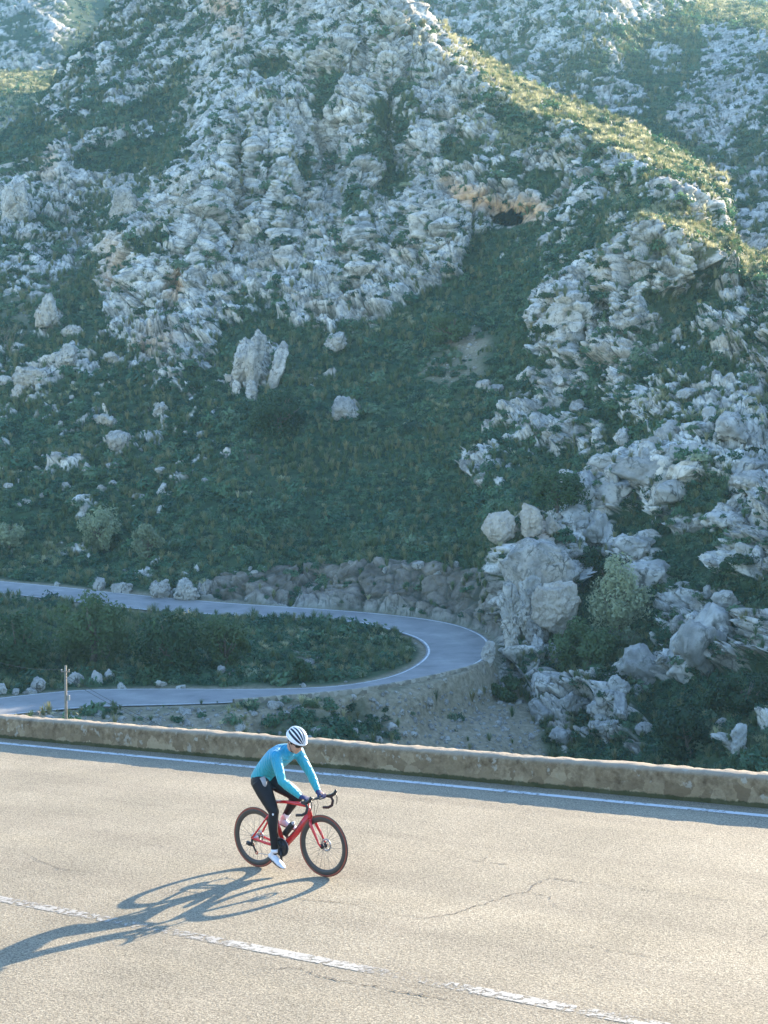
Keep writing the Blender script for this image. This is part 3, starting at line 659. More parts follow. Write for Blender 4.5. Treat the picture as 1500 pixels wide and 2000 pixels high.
def rock_disp(P, S=1.0):
    """craggy relief (metres) of fractured limestone at points P, and how deep in a crack each point lies"""
    Q = P * np.array([1, 1, 0.66], np.float32)
    w = np.stack([fbm(Q * 0.11 + 5, 3), fbm(Q * 0.11 + 31, 3), fbm(Q * 0.11 + 77, 3)], -1)
    Q = Q + w * 1.8
    nf = np.clip(230 / np.linalg.norm(P - CAM.astype(np.float32), axis=1), 0.8, 1.7)
    d = 3.0 * (1 - 2 * np.abs(fbm(Q * 0.045, 4))) - 1.4
    f1, f2, c, t = voronoi(Q * 0.15, True); e = f2 - f1
    d += (1.7 * c + 1.9 * t + 0.5) * sstep(0, 0.10, e) - 1.1; crack = np.exp(-e / 0.05); tone = 0.30 * c
    f1, f2, c, t = voronoi(Q * 0.42 + 9, True); e = f2 - f1
    d += (0.8 * c + 1.1 * t + 0.35) * sstep(0, 0.12, e) - 0.55; tone = tone + 0.40 * c; crack = np.maximum(crack, 0.95 * np.exp(-e / 0.07))
    f1, f2, c, t = voronoi(Q * 1.05 + 40, True); e = f2 - f1
    d += nf * ((0.34 * c + 0.55 * t + 0.15) * sstep(0, 0.15, e) - 0.22); tone = tone + 0.30 * c; crack = np.maximum(crack, 0.8 * np.exp(-e / 0.09))
    f1, f2, c, t = voronoi(Q * 2.4 + 61, True); e = f2 - f1
    d += nf * ((0.12 * c + 0.22 * t) * sstep(0, 0.18, e)); crack = np.maximum(crack, 0.5 * np.exp(-e / 0.10))
    # long near-vertical joints and tilted ledges, strong in some places and absent in others
    f1, f2, c = voronoi((P + w * 2.0) * np.array([0.24, 0.24, 0.055], np.float32) + 3); e = f2 - f1
    jm = np.clip(fbm(P * 0.035 + 60, 2) * 2 + 0.45, 0, 1)
    d += jm * (1.3 * (c - 0.5) - 1.3 * np.exp(-e / 0.05)); crack = np.maximum(crack, jm * np.exp(-e / 0.045))
    sv = (P @ np.array([0.42, 0.25, 0.87], np.float32) + 2.2 * w[:, 0]) / 3.1; fr = sv - np.floor(sv); lm = np.clip(fbm(P * 0.04 + 15, 2) * 2.2 + 0.3, 0, 1)
    d += lm * 1.1 * (0.55 - np.abs(fr - 0.25) * (fr < 0.25) * 2 - fr * 0.9); crack = np.maximum(crack, lm * 0.8 * np.exp(-np.minimum(fr, 1 - fr) / 0.05))
    d += 0.12 * fbm(Q * 1.3, 2)
    return d * S, crack, tone

def sheet_faces(nr, nc):
    i = np.arange(nr - 1)[:, None] * nc + np.arange(nc - 1)[None]
    return np.stack([i, i + 1, i + nc + 1, i + nc], -1).reshape(-1, 4)
def grid_normals(P):
    du = np.gradient(P, axis=1); dv = np.gradient(P, axis=0); n = np.cross(du, dv)
    n /= np.linalg.norm(n, axis=2, keepdims=True) + 1e-9
    return n

cave = paint_field([(1, ellp(990, 427, 48, 27))], 0, blur=1)
class Sheet: pass
def make_sheet(name, x0, x1, nc, ybot, crest, nr, depth, rock_fn, och, brn, scr, nback, back_step, back_drop, road_flat=False, relief=1.0, thr=(0.46, 0.54), wob=8.0, rnd=None, dry=None, fs=1.0):
    xs = np.linspace(x0, x1, nc); yc = np.interp(xs, crest[:, 0], crest[:, 1]); yc = yc + wob * fbm(np.stack([xs * 0.03, xs * 0, xs * 0], -1), 3)
    ytop = crest[:, 1].min() - 5 - nback * 2.1
    pys = np.linspace(ybot, ytop, nr)
    PX = np.repeat(xs[None], nr, 0); PY0 = np.repeat(pys[:, None], nc, 1); PY = np.maximum(PY0, yc[None])
    Yd = depth(np.stack([PX.ravel(), PY.ravel()], -1)).reshape(nr, nc)
    if rnd is not None: Yd = Yd + np.interp(xs, rnd[0], rnd[1])[None] * np.clip(1 - (PY - yc[None]) / 58.0, 0, 1) ** 1.25
    P = at_dist(PX, PY, Yd)
    # far side of the crest: ground that falls away behind it
    k = np.maximum((yc[None] - PY0) / 2.1, 0); k = np.where(k > nback, nback + 0.02 * (k - nback), k)
    dirc = P - CAM; dirc[..., 2] = 0; dirc /= np.linalg.norm(dirc, axis=2, keepdims=True)
    P = P + dirc * (k * back_step)[..., None]; P[..., 2] -= back_drop * back_step * k * np.minimum(1, 0.25 + 0.12 * k)
    keep = (yc[None] - PY0) / 2.1 < nback
    R, K = P.shape[:2]
    N = grid_normals(P)
    for _ in range(6):
        Np = np.pad(N, ((1, 1), (1, 1), (0, 0)), 'edge'); N = (N + Np[2:, 1:-1] + Np[:-2, 1:-1] + Np[1:-1, 2:] + Np[1:-1, :-2]); N /= np.linalg.norm(N, axis=2, keepdims=True) + 1e-6
    Pf = P.reshape(-1, 3).astype(np.float32); Nf = N.reshape(-1, 3); px = PX.ravel(); py = PY.ravel()
    base_m = rock_fn(px, py)
    d, crack, tone = rock_disp(Pf * fs); d = d * relief
    nz = 0.30 + 0.70 * (1 - np.abs(2 * np.clip(base_m, 0, 1) - 1))
    Pk = Pf * fs
    lo = 0.50 * fbm(Pk * 0.07 + 3, 3) + 0.40 * fbm(Pk * 0.22 + 8, 2)
    ms = base_m + nz * lo
    soft = sstep(thr[0] - 0.16, thr[1] + 0.16, ms)
    m = ms + nz * (0.42 * fbm(Pk * 0.45 + 8, 3) + 0.22 * fbm(Pk * 1.1 + 20, 2)) + 0.04 * np.clip(d, -2, 2)
    m = m - 0.36 * crack * np.clip(fbm(Pf * 0.15 + 70, 2) + 0.45, 0, 1)
    rock = sstep(thr[0], thr[1], m)
    d = d * (1 - 0.72 * brn(px, py)) * (1 - 0.55 * och(px, py)) * (0.75 + 0.9 * np.clip(fbm(Pf * 0.03 + 33, 2) + 0.3, 0, 1))
    veg = 1.3 * fbm(Pf * 0.05 + 50, 3) + 0.35 * fbm(Pf * 0.3, 3)
    disp = soft * (d + 0.6) + (1 - soft) * veg
    damp = np.ones(len(Pf))
    if road_flat:
        q = MIDL[::2]; hw = 0.5 * np.linalg.norm(Eo - Ei, axis=1)[::2]
        best = np.full(len(Pf), 1e9); zt = np.zeros(len(Pf))
        sel = np.where((py > 1060) & (py < 1480))[0]
        for a in range(0, len(sel), 40000):
            s_ = sel[a:a + 40000]; dx = Pf[s_, None, 0] - q[None, :, 0]; dy = Pf[s_, None, 1] - q[None, :, 1]
            dd = np.sqrt(dx * dx + dy * dy) - hw[None]; k = dd.argmin(1)
            best[s_] = dd[np.arange(len(s_)), k]; 
            # height of the tilted road plane under this point
            A = Eo[::2][k]; B = Ei[::2][k]; ab = B - A
            tt = np.clip(((Pf[s_, :2] - A[:, :2]) * ab[:, :2]).sum(1) / (ab[:, :2] ** 2).sum(1), 0, 1)
            zt[s_] = A[:, 2] + ab[:, 2] * tt
        damp = sstep(0.2, 2.0, best)
        Pf = Pf.copy()
    Df = Nf * np.array([1, 1, 0.30]) ; Df /= np.linalg.norm(Df, axis=1, keepdims=True) + 1e-6
    Df = Df * soft[:, None] + Nf * (1 - soft)[:, None]
    vw = Pf - CAM; vw /= np.linalg.norm(vw, axis=1, keepdims=True); nv = np.abs((Nf * vw).sum(1)); disp = disp * np.clip(nv / 0.36, 0.18, 1.0) * (1 - cave(px, py))
    G = Pf + Df * (disp * damp)[:, None]
    if road_flat:
        flat = 1 - sstep(0.15, 1.1, best)
        G[:, 2] = G[:, 2] * (1 - flat) + (zt - 0.10) * flat
        rock = rock * sstep(0.2, 1.0, best)
    sc = scr(px, py) * (1 - rock)
    if road_flat: sc = np.maximum(sc, 0.8 * (1 - sstep(0.2, 1.0, best)))
    dr = np.zeros(len(px)) if dry is None else np.maximum(dry(px, py) * sstep(-0.25, 0.2, fbm(Pf * 0.15 + 90, 3)), 0.14 * sstep(0.18, 0.42, fbm(Pf * 0.07 + 44, 3)))  # first part paints sunlit crests pale, second part is scattered dry patches
    F = sheet_faces(R, K)
    kf = keep.ravel(); F = F[kf[F].any(1)]
    me = mesh_np(name, G, F, [M['terrain']], smooth=False, attrs={'rock': rock, 'crack': crack, 'tone': tone, 'dry': dr, 'ochre': och(px, py), 'brown': brn(px, py), 'scree': sc})
    o = obj(name, me); tag(o, kind='structure')
    S = Sheet(); S.o = o; S.P = G.reshape(R, K, 3); S.N = grid_normals(S.P); S.rock = rock.reshape(R, K); S.soft = soft.reshape(R, K); S.crack = crack.reshape(R, K); S.dry = dr.reshape(R, K); S.scree = sc.reshape(R, K); S.px = PX; S.py = PY; S.keep = keep & (PY0 >= yc[None] - 12); S.nr = nr; S.xs = xs; S.yc = yc; S.ybot = ybot; S.base = P; S.baseN = N
    S.best = best.reshape(R, K) if road_flat else np.full((R, K), 99.0)
    def find(x, y):
        j = int(np.clip(round((x - x0) / (x1 - x0) * (nc - 1)), 0, nc - 1)); y = max(y, yc[j]); i = int(np.clip(round((y - ybot) / (ytop - ybot) * (nr - 1)), 0, nr - 1)); return i, j
    S.find = find
    def at(x, y):
        i, j = find(x, y); return Vector(S.P[i, j]), Vector(S.N[i, j])
    S.at = at
    return S
zero = lambda px, py: np.zeros(len(px))
Q = 1.0
main = make_sheet('mountain', -260, 1760, int(960 * Q), 1600, CREST, int(830 * Q), depth_main, rockf, ochref, brownf, screef, 26, 3.0, 0.8, road_flat=True, rnd=([780, 880, 1000, 1400, 1421, 1432, 1445, 1480, 1800], [0, 26, 44, 36, 12, 0, 8, 30, 30]), dry=sun_dryf)
main.o['label'] = 'steep limestone mountainside with scrub above the hairpin'

# ridge behind, upper right
RP = [(0.70, [(-300, -400), (1850, -400), (1850, 700), (-300, 700)]), (0.25, [(1200, 60), (1360, 20), (1360, 140), (1300, 220), (1320, 300), (1200, 320), (1270, 200)]), (0.12, [(1180, 230), (1310, 240), (1400, 330), (1440, 500), (1350, 480), (1250, 330)]), (0.75, [(1260, 70), (1340, 90), (1330, 150), (1270, 130)]), (0.78, [(1390, 60), (1500, 60), (1500, 200), (1380, 140)]), (0.08, [(1340, -40), (1850, 0), (1850, 90), (1500, 50), (1380, 30)]), (0.3, [(1480, 120), (1600, 100), (1600, 160), (1480, 150)]), (0.12, [(1400, 270), (1500, 260), (1460, 330), (1400, 320)]), (0.55, [(1040, 130), (1180, 100), (1180, 220), (1060, 170)]), (0.78, [(1390, 230), (1440, 230), (1440, 310), (1390, 300)])]
rr = paint_field(RP, 0.6, y0=-500)
RC = np.array([(700, -260), (1200, -200), (1310, -60), (1345, -10), (1380, 2), (1500, 12), (1540, 50), (1640, 180), (1850, 430)])
_ry = np.array([(700, 200, 380), (800, 0, 420), (800, -260, 470), (1000, 100, 395), (1000, -100, 430), (1100, 0, 372), (1180, 100, 362), (1080, 230, 366), (1100, 250, 365), (1200, 300, 350), (1300, 300, 335), (1300, 150, 372), (1430, 340, 310), (1440, 480, 278), (1500, 500, 275), (1500, 200, 320), (1500, 60, 372), (1380, 80, 392), (1500, 15, 420), (1380, 10, 428), (1250, 100, 385), (1220, -100, 405), (1300, 620, 262), (1600, 600, 255), (1800, 300, 280), (1800, 60, 340), (1000, 450, 330), (700, 450, 340)])
back = make_sheet('ridge', 700, 1840, int(520 * Q), 640, RC, int(430 * Q), RBF(_ry[:, :2], _ry[:, 2] * (1 + 0.62 * np.clip((470 - _ry[:, 1]) / 460, 0, 1)), 1e-4), rr, zero, zero, screef, 14, 6.0, 0.4, rnd=([1300, 1360, 1400, 1520, 1600], [0, 50, 90, 80, 0]), dry=sun_dryback, fs=0.7, relief=1.15)
back.o['label'] = 'paler limestone ridge rising behind the main mountainside'
# sunlit hillock and far hill, upper left
HP = paint_field([(0.25, [(-300, -100), (300, -100), (300, 500), (-300, 500)]), (0.75, [(-300, 160), (-20, 170), (40, 200), (60, 320), (-300, 320)])], 0.3)
HC_ = np.array([(-300, 80), (-60, 92), (0, 101), (60, 111), (100, 124), (114, 131), (122, 152), (140, 205), (220, 300)])
_hy = np.array([(-250, 90, 1000), (0, 103, 980), (60, 113, 930), (112, 131, 820), (0, 150, 740), (80, 190, 610), (0, 200, 600), (20, 270, 520), (100, 300, 500), (-250, 250, 540), (-250, 420, 500), (150, 420, 490), (200, 300, 510)])
hillock = make_sheet('hillside', -300, 215, 190, 440, HC_, 130, RBF(_hy[:, :2], _hy[:, 2], 1e-4), HP, zero, zero, zero, 10, 10.0, 0.5, dry=one)  # whole knoll tinted pale and dry, part of its sunlight is in the colour
hillock.o['label'] = 'sunlit grassy knoll beyond the shaded valley'
FP = paint_field([(0.55, [(-300, -500), (700, -500), (700, 400), (-300, 400)]), (0.25, [(120, -60), (330, -60), (330, 80), (180, 90), (130, 40)]), (0.2, ellp(150, 80, 40, 20)), (0.2, ellp(60, 70, 30, 12)), (0.2, ellp(260, 60, 30, 20))], 0.6, y0=-500)
FC_ = np.array([(-300, -300), (60, -200), (215, -50), (240, 40), (330, 180), (1250, 170), (1380, -30), (1900, -40)])
_fy = np.array([(-300, -300, 1100), (500, -300, 1100), (-250, 20, 900), (95, 40, 850), (200, 20, 930), (380, 0, 900), (0, 120, 800), (200, 120, 810), (-250, 300, 760), (400, 300, 760), (800, 0, 950), (800, 300, 860), (1500, 0, 1100), (1800, 0, 1100), (1500, 300, 980), (1800, 300, 980), (1800, -200, 1250)])
farhill = make_sheet('far_hill', -300, 1880, 620, 330, FC_, 260, RBF(_fy[:, :2], _fy[:, 2], 1e-4), FP, zero, zero, zero, 4, 20.0, 0.3, relief=1.8, fs=0.5)
farhill.o['label'] = 'hazy bare rock hill farthest away behind the mountain'

# slope falling away behind the near parapet, and the bank the photo was taken from
def below_sheet():
    xs = np.linspace(-160, 60, 120); ys = np.concatenate([np.linspace(yW + 0.33, 12, 14), np.linspace(13, 80, 50)])
    X, Y = np.meshgrid(xs, ys)
    Z = -0.35 - 0.9 * np.maximum(0, Y - yW - 0.33); 
    P = MID + X[..., None] * hd + Y[..., None] * LAT; P = P + np.stack([0 * Z, 0 * Z, Z], -1)
    P[..., 2] = np.maximum(P[..., 2], -30 + 0.02 * P[..., 1])
    P[..., 2] += 0.5 * fbm(P.reshape(-1, 3) * 0.2, 3).reshape(Z.shape) * np.clip((Y - yW - 0.4) / 3, 0, 1)
    return P
P = below_sheet(); n = P.shape
o = obj('ground', mesh_np('ground', P.reshape(-1, 3), sheet_faces(n[0], n[1]), [M['terrain']], attrs={'rock': np.zeros(n[0] * n[1]), 'ochre': np.zeros(n[0] * n[1]), 'brown': np.zeros(n[0] * n[1]), 'scree': np.full(n[0] * n[1], 0.12)}))
tag(o, 'rough slope dropping away behind the stone parapet', kind='structure')
def bank_sheet():
    xs = np.linspace(-60, 30, 90); ys = np.linspace(-7.6, -40, 60); X, Y = np.meshgrid(xs, ys)
    P = MID + X[..., None] * hd + Y[..., None] * LAT
    lift = np.minimum(2.7, np.maximum(0, -7.6 - Y) * 0.75) - 0.05
    P[..., 2] += lift + 0.15 * fbm(P.reshape(-1, 3) * 0.5, 3).reshape(X.shape) * np.clip(-7.6 - Y, 0, 1)
    return P[::-1]
P = bank_sheet(); n = P.shape
o = obj('bank', mesh_np('bank', P.reshape(-1, 3), sheet_faces(n[0], n[1]), [M['terrain']], attrs={'rock': np.zeros(n[0] * n[1]), 'ochre': np.zeros(n[0] * n[1]), 'brown': np.zeros(n[0] * n[1]), 'scree': np.full(n[0] * n[1], 0.6)}))
tag(o, 'earth bank on the camera side of the road', kind='structure')

# unseen sun-blocking ridge outside the frame, its crest shaped to shade the hairpin valley
AZ = math.radians(39.0); EL = math.radians(18.8)
SD = np.array([math.sin(AZ), math.cos(AZ), 0]); SQ = np.array([math.cos(AZ), -math.sin(AZ), 0])
def shade_ridge():
    qs = np.linspace(-224, -8, 110); hq = np.interp(qs, [-224, -214, -205, -170, -140, -115, -90, -75, -55, -36, -25, -8], [-40, 158, 150, 136, 127, 121, 117, 118, 117, 114, 90, 40])
    ss = np.concatenate([np.linspace(-45, 0, 14), np.linspace(10, 170, 30)]); Qm, Sm = np.meshgrid(qs, ss)
    base = SQ[None, None] * Qm[..., None] + SD[None, None] * (500 + Sm)[..., None]
    z = -40 + (hq[None] + 40) * np.where(Sm < 0, 1 + Sm / 45.0, 1 - Sm / 170.0)
    base[..., 2] = HC + z
    f = fbm(base.reshape(-1, 3) * 0.05, 5).reshape(z.shape); base[..., 2] += f * 6
    return base
P = shade_ridge(); n = P.shape
o = obj('mountain_ridge', mesh_np('mountain_ridge', P.reshape(-1, 3), sheet_faces(n[0], n[1]), [M['terrain']], attrs={'rock': np.full(n[0] * n[1], 0.7), 'ochre': np.zeros(n[0] * n[1]), 'brown': np.zeros(n[0] * n[1]), 'scree': np.zeros(n[0] * n[1])}))
tag(o, 'unseen sun-blocking mountain shaped to shade the hairpin valley', kind='structure')
DEN = True; HAZE = 0.00017; EXPO = 2.05
# ------------------------------------------------------------------ plants
def leaf_cloud(n, rad, leaf, rng, dome=True, clumps=0, aspect=1.6, top=1.0, hollow=0.6):
    """n leaf-sized quads through the volume of a bush of half-sizes rad, standing on z=0 when dome"""
    rad = np.array(rad, float)
    if clumps:
        cd = rng.normal(size=(clumps, 3)); cd /= np.linalg.norm(cd, axis=1, keepdims=True)
        if dome: cd[:, 2] = np.abs(cd[:, 2]) * 0.95 + 0.05
        cr = rng.uniform(0.45, 0.85, clumps)[:, None]; cc = cd * cr; cs = rng.uniform(0.22, 0.42, clumps)
        k = rng.integers(0, clumps, n); q = rng.normal(size=(n, 3)); q /= np.linalg.norm(q, axis=1, keepdims=True)
        p = cc[k] + q * (cs[k] * rng.random(n) ** 0.35)[:, None]
        out = q * 0.7 + cd[k] * 0.5
    else:
        q = rng.normal(size=(n, 3)); q /= np.linalg.norm(q, axis=1, keepdims=True)
        if dome: q[:, 2] = np.abs(q[:, 2])
        r = hollow + (1 - hollow) * rng.random(n) ** 0.7
        lump = 1 + 0.28 * perlin(q * 2.1 + rng.random() * 50) + 0.12 * perlin(q * 5 + 9)
        p = q * (r * lump)[:, None]; out = q
    p = p * rad
    if dome: p[:, 2] = np.maximum(p[:, 2], 0.02 * rad[2])
    nrm = out + rng.normal(size=(n, 3)) * 0.55; nrm /= np.linalg.norm(nrm, axis=1, keepdims=True)
    t = np.cross(nrm, rng.normal(size=(n, 3))); t /= np.linalg.norm(t, axis=1, keepdims=True); b = np.cross(nrm, t)
    s = leaf * rng.uniform(0.6, 1.35, n)[:, None]
    V = np.stack([p - t * s * aspect, p - b * s * 0.8, p + t * s * aspect, p + b * s * 0.8], 1).reshape(-1, 3)
    F = np.arange(4 * n).reshape(n, 4)
    return V, F
def tuft(nb, h, spread, width, rng):
    Vs = []; Fs = []; base = 0
    for _ in range(nb):
        a = rng.uniform(0, 2 * math.pi); lean = rng.uniform(0.1, 1.0) * spread; hh_ = h * rng.uniform(0.6, 1.1)
        d = np.array([math.cos(a), math.sin(a), 0]); s_ = np.array([-d[1], d[0], 0]); o = d * rng.uniform(0, 0.12) * spread
        P = [o, o + d * lean * 0.35 + np.array([0, 0, hh_ * 0.6]), o + d * lean * 0.75 + np.array([0, 0, hh_ * (0.98 - 0.12 * lean)]), o + d * lean * 1.15 + np.array([0, 0, hh_ * (1.0 - 0.4 * lean)])]
        W = [width, width * 0.8, width * 0.5, width * 0.08]
        for p, w_ in zip(P, W): Vs += [p - s_ * w_, p + s_ * w_]
        for k in range(3): Fs.append((base + 2 * k, base + 2 * k + 1, base + 2 * k + 3, base + 2 * k + 2))
        base += 8
    return np.array(Vs), np.array(Fs)
rv = np.random.default_rng(21)
scrub_src = []
for k in range(5):
    V, F = leaf_cloud(120, (0.62, 0.62, 0.5 + 0.1 * (k % 3)), 0.085, rv, clumps=0, hollow=0.45)
    scrub_src.append(mesh_np('low_scrub', V, F, [M['scrub']], smooth=False))
grass_src = []
for k in range(4):
    V, F = tuft(42, 0.75 + 0.15 * k, 0.75, 0.022 + 0.004 * k, rv); grass_src.append(mesh_np('grass_tuft', V, F, [M['grass']], smooth=False))
def ico(sub):
    import bmesh
    bm = bmesh.new(); bmesh.ops.create_icosphere(bm, subdivisions=sub, radius=1.0)
    V = np.array([v.co[:] for v in bm.verts]); F = np.array([[v.index for v in f.verts] for f in bm.faces]); bm.free(); return V, F
ICO = {k: ico(k) for k in (2, 4, 5, 6)}
def boulder_mesh(dims, seed, sub=4, cell=0.9, amp=0.34, mat='rock', flat=False, strata=0.0):
    V, F = ICO[sub]; dims = np.array(dims, float); sc_ = float(np.mean(dims))
    V = V / np.linalg.norm(V, axis=1, keepdims=True); rg = np.random.default_rng(seed + 1000)
    npl = 10 if amp > 0.25 else 24
    pn_ = rg.normal(size=(npl, 3)); pn_ /= np.linalg.norm(pn_, axis=1, keepdims=True); hp_ = rg.uniform(0.58, 0.95, npl) if amp > 0.25 else rg.uniform(0.84, 1.0, npl)
    rr_ = 1.25 / np.maximum((np.maximum(V @ pn_.T, 0) * 1.25 / hp_[None]).max(1), 1.0)   # cut by random planes: an angular block
    U = V * rr_[:, None]
    P = U * dims; Nn = V
    Qn = (P / sc_ + seed * 7.31) * np.array([1, 1, 1 - strata * 0.6])
    f1, f2, c, t = voronoi(Qn * cell, True); e = f2 - f1
    d = 0.6 * amp * ((0.5 * c + 0.9 * t - 0.2) * sstep(0, 0.10, e) - 0.35 * np.exp(-e / 0.04))
    f1, f2, c, t = voronoi(Qn * cell * 2.6 + 5, True); e = f2 - f1
    d += 0.42 * amp * ((0.6 * c + 1.1 * t) * sstep(0, 0.2, e) - 0.28 * np.exp(-e / 0.06))
    d += 0.22 * amp * fbm(Qn * 3, 4)
    if sub >= 5:
        f1, f2, c, t = voronoi(Qn * cell * 6.0 + 15, True); e = f2 - f1
        d += 0.16 * amp * ((0.6 * c + 1.1 * t) * sstep(0, 0.2, e) - 0.3 * np.exp(-e / 0.08))
    if strata: d += strata * 0.10 * np.sin((Qn[:, 0] * 1.0 + 0.25 * Qn[:, 2] + 0.35 * fbm(Qn * 1.2, 3)) * 14)
    P = P + Nn * (d * sc_)[:, None]
    return mesh_np('boulder', P, F, [M[mat]], smooth=not flat)

def scatter(name, pts, nrm, scl, idx, sources, label, seed=0, upright=0.8):
    rng = np.random.default_rng(seed); n = len(pts)
    me = bpy.data.meshes.new(name); me.vertices.add(n); me.vertices.foreach_set('co', np.asarray(pts, np.float32).ravel())
    ang = rng.uniform(0, 2 * math.pi, n)
    tilt = np.stack([-nrm[:, 1] * (1 - upright), nrm[:, 0] * (1 - upright), np.zeros(n)], -1)
    rot = np.stack([tilt[:, 0], tilt[:, 1], ang], -1)
    a = me.attributes.new('rot', 'FLOAT_VECTOR', 'POINT'); a.data.foreach_set('vector', rot.astype(np.float32).ravel())
    a = me.attributes.new('scl', 'FLOAT', 'POINT'); a.data.foreach_set('value', np.asarray(scl, np.float32))
    a = me.attributes.new('idx', 'INT', 'POINT'); a.data.foreach_set('value', np.asarray(idx, np.int32))
    o = obj(name, me); tag(o, label, kind='stuff')
    col = bpy.data.collections.new(name + '_kinds')
    for k, sm in enumerate(sources):
        so_ = bpy.data.objects.new('%s_%02d' % (name, k), sm); col.objects.link(so_)
    ng = bpy.data.node_groups.new(name + '_spread', 'GeometryNodeTree')
    ng.interface.new_socket('Geometry', in_out='INPUT', socket_type='NodeSocketGeometry'); ng.interface.new_socket('Geometry', in_out='OUTPUT', socket_type='NodeSocketGeometry')
    N = ng.nodes; gi = N.new('NodeGroupInput'); go = N.new('NodeGroupOutput'); ip = N.new('GeometryNodeInstanceOnPoints'); ci = N.new('GeometryNodeCollectionInfo')
    ci.inputs[0].default_value = col; ci.inputs['Separate Children'].default_value = True; ci.inputs['Reset Children'].default_value = True
    def na(nm, dt):
        q = N.new('GeometryNodeInputNamedAttribute'); q.data_type = dt; q.inputs[0].default_value = nm; return q.outputs[0]
    L = ng.links; L.new(gi.outputs[0], ip.inputs['Points']); L.new(ci.outputs[0], ip.inputs['Instance']); ip.inputs['Pick Instance'].default_value = True
    L.new(na('idx', 'INT'), ip.inputs['Instance Index']); L.new(na('rot', 'FLOAT_VECTOR'), ip.inputs['Rotation']); L.new(na('scl', 'FLOAT'), ip.inputs['Scale']); L.new(ip.outputs[0], go.inputs[0])
    md = o.modifiers.new('spread', 'NODES'); md.node_group = ng
    return o
def sheet_samples(S, dens, rng, margin=150):
    """random surface points, expected number = sum(area * dens) over the cells in view"""
    P = S.P; a = P[1:, :-1] - P[:-1, :-1]; b = P[:-1, 1:] - P[:-1, :-1]
    area = np.linalg.norm(np.cross(a, b), axis=2); area = np.minimum(area, 4.0)
    w_ = area * dens[:-1, :-1] * S.keep[:-1, :-1]
    w_ *= (S.px[:-1, :-1] > -margin) & (S.px[:-1, :-1] < 1500 + margin) & (S.py[:-1, :-1] > -margin) & (S.py[:-1, :-1] < 1540)
    n = rng.poisson(w_.sum()); cdf = np.cumsum(w_.ravel()); k = np.searchsorted(cdf, rng.random(n) * cdf[-1]); k = np.minimum(k, w_.size - 1)
    i, j = np.divmod(k, w_.shape[1]); u, v = rng.random((2, n, 1))
    return P[i, j] + a[i, j] * u + b[i, j] * v, S.N[i, j], i, j
allp = {'scrub': [], 'grass': [], 'stone': [], 'straw': []}
for S, kd in ((main, 1.0), (back, 0.8), (hillock, 0.8), (farhill, 0.12)):
    edge = 0
    dist = np.linalg.norm(S.P - CAM, axis=2); near = np.clip(210 / dist, 0.5, 1.6) ** 2
    crk = S.rock * np.clip(S.crack - 0.35, 0, 1)
    veg = (1 - S.rock) * (1 - 0.6 * S.dry) * (1 - 0.93 * np.clip(S.scree * 1.15, 0, 1)) * sstep(0.5, 1.6, S.best)
    if S is main: veg = veg * (1 - np.clip(2 * cave(S.px.ravel(), S.py.ravel()).reshape(veg.shape), 0, 1))
    Pn = S.P.reshape(-1, 3); patch = fbm(Pn * 0.06 + 12, 3).reshape(veg.shape)
    p, n_, i, j = sheet_samples(S, veg * near * kd * 0.95 * np.clip(0.7 + 1.6 * patch, 0.12, 2) + crk * near * kd * 0.5, rv)
    allp['scrub'].append((p, n_, np.clip(dist[i, j] / 210, 0.55, 3) ** 0.75 * rv.uniform(0.55, 1.3, len(p)) * np.where(rv.random(len(p)) > 0.92, rv.uniform(1.4, 2.4, len(p)), 1)))
    p, n_, i, j = sheet_samples(S, (veg + 0.03 * S.rock + 0.25 * crk) * near * kd * 0.85 * (np.clip(0.75 - 1.4 * patch, 0.15, 2) + 2.5 * edge), rv)
    allp['grass'].append((p, n_, np.clip(dist[i, j] / 210, 0.6, 3) ** 0.75 * rv.uniform(0.6, 1.25, len(p))))
    if S is not farhill:
        p, n_, i, j = sheet_samples(S, S.dry * (0.2 + 0.8 * (1 - S.rock)) * near * kd * (2.6 + 3.4 * (S.dry > 0.42)) * (S.best > 1.0), rv)  # denser pale straw where the crest should look sunlit
        allp['straw'].append((p, n_, np.clip(dist[i, j] / 210, 0.6, 3) ** 0.75 * rv.uniform(0.5, 1.1, len(p))))
    if S is main:
        p, n_, i, j = sheet_samples(S, np.clip(S.scree - 0.15, 0, 1) * near * 1.5 * (S.best > 0.6), rv)
        allp['stone'].append((p, n_, rv.uniform(0.05, 0.2, len(p)) * (1 + 1.6 * (rv.random(len(p)) > 0.94))))
def cat(k): return [np.concatenate([a[t] for a in allp[k]]) for t in range(3)]
p, n_, s_ = cat('scrub'); print('scrub', len(p)); scatter('scrub', p - n_ * 0.05, n_, s_, rv.integers(0, 5, len(p)), scrub_src, 'low dark green scrub covering the mountain slopes', 1, 0.75)
p, n_, s_ = cat('grass'); print('grass', len(p)); scatter('grass', p - n_ * 0.05, n_, s_, rv.integers(0, 4, len(p)), grass_src, 'tall tufted mountain grass between the rocks', 2, 0.9)
straw_src = []
for k in range(4):
    V, F = tuft(40, 0.6 + 0.12 * k, 0.85, 0.03, rv); straw_src.append(mesh_np('straw_tuft', V, F, [M['straw']], smooth=False))
p, n_, s_ = cat('straw'); print('straw', len(p)); scatter('dry_grass', p - n_ * 0.05, n_, s_, rv.integers(0, 4, len(p)), straw_src, 'dry grass on the ridge tops, coloured pale to carry their sunlight', 5, 0.9)
p, n_, s_ = cat('stone'); print('stone', len(p))
stone_src = [boulder_mesh((1, 0.85, 0.7), 40 + k, 2, amp=0.3, flat=True) for k in range(4)]
scatter('gravel', p, n_, s_, rv.integers(0, 4, len(p)), stone_src, 'loose grey stones lying on the scree below the hairpin', 3, 0.2)

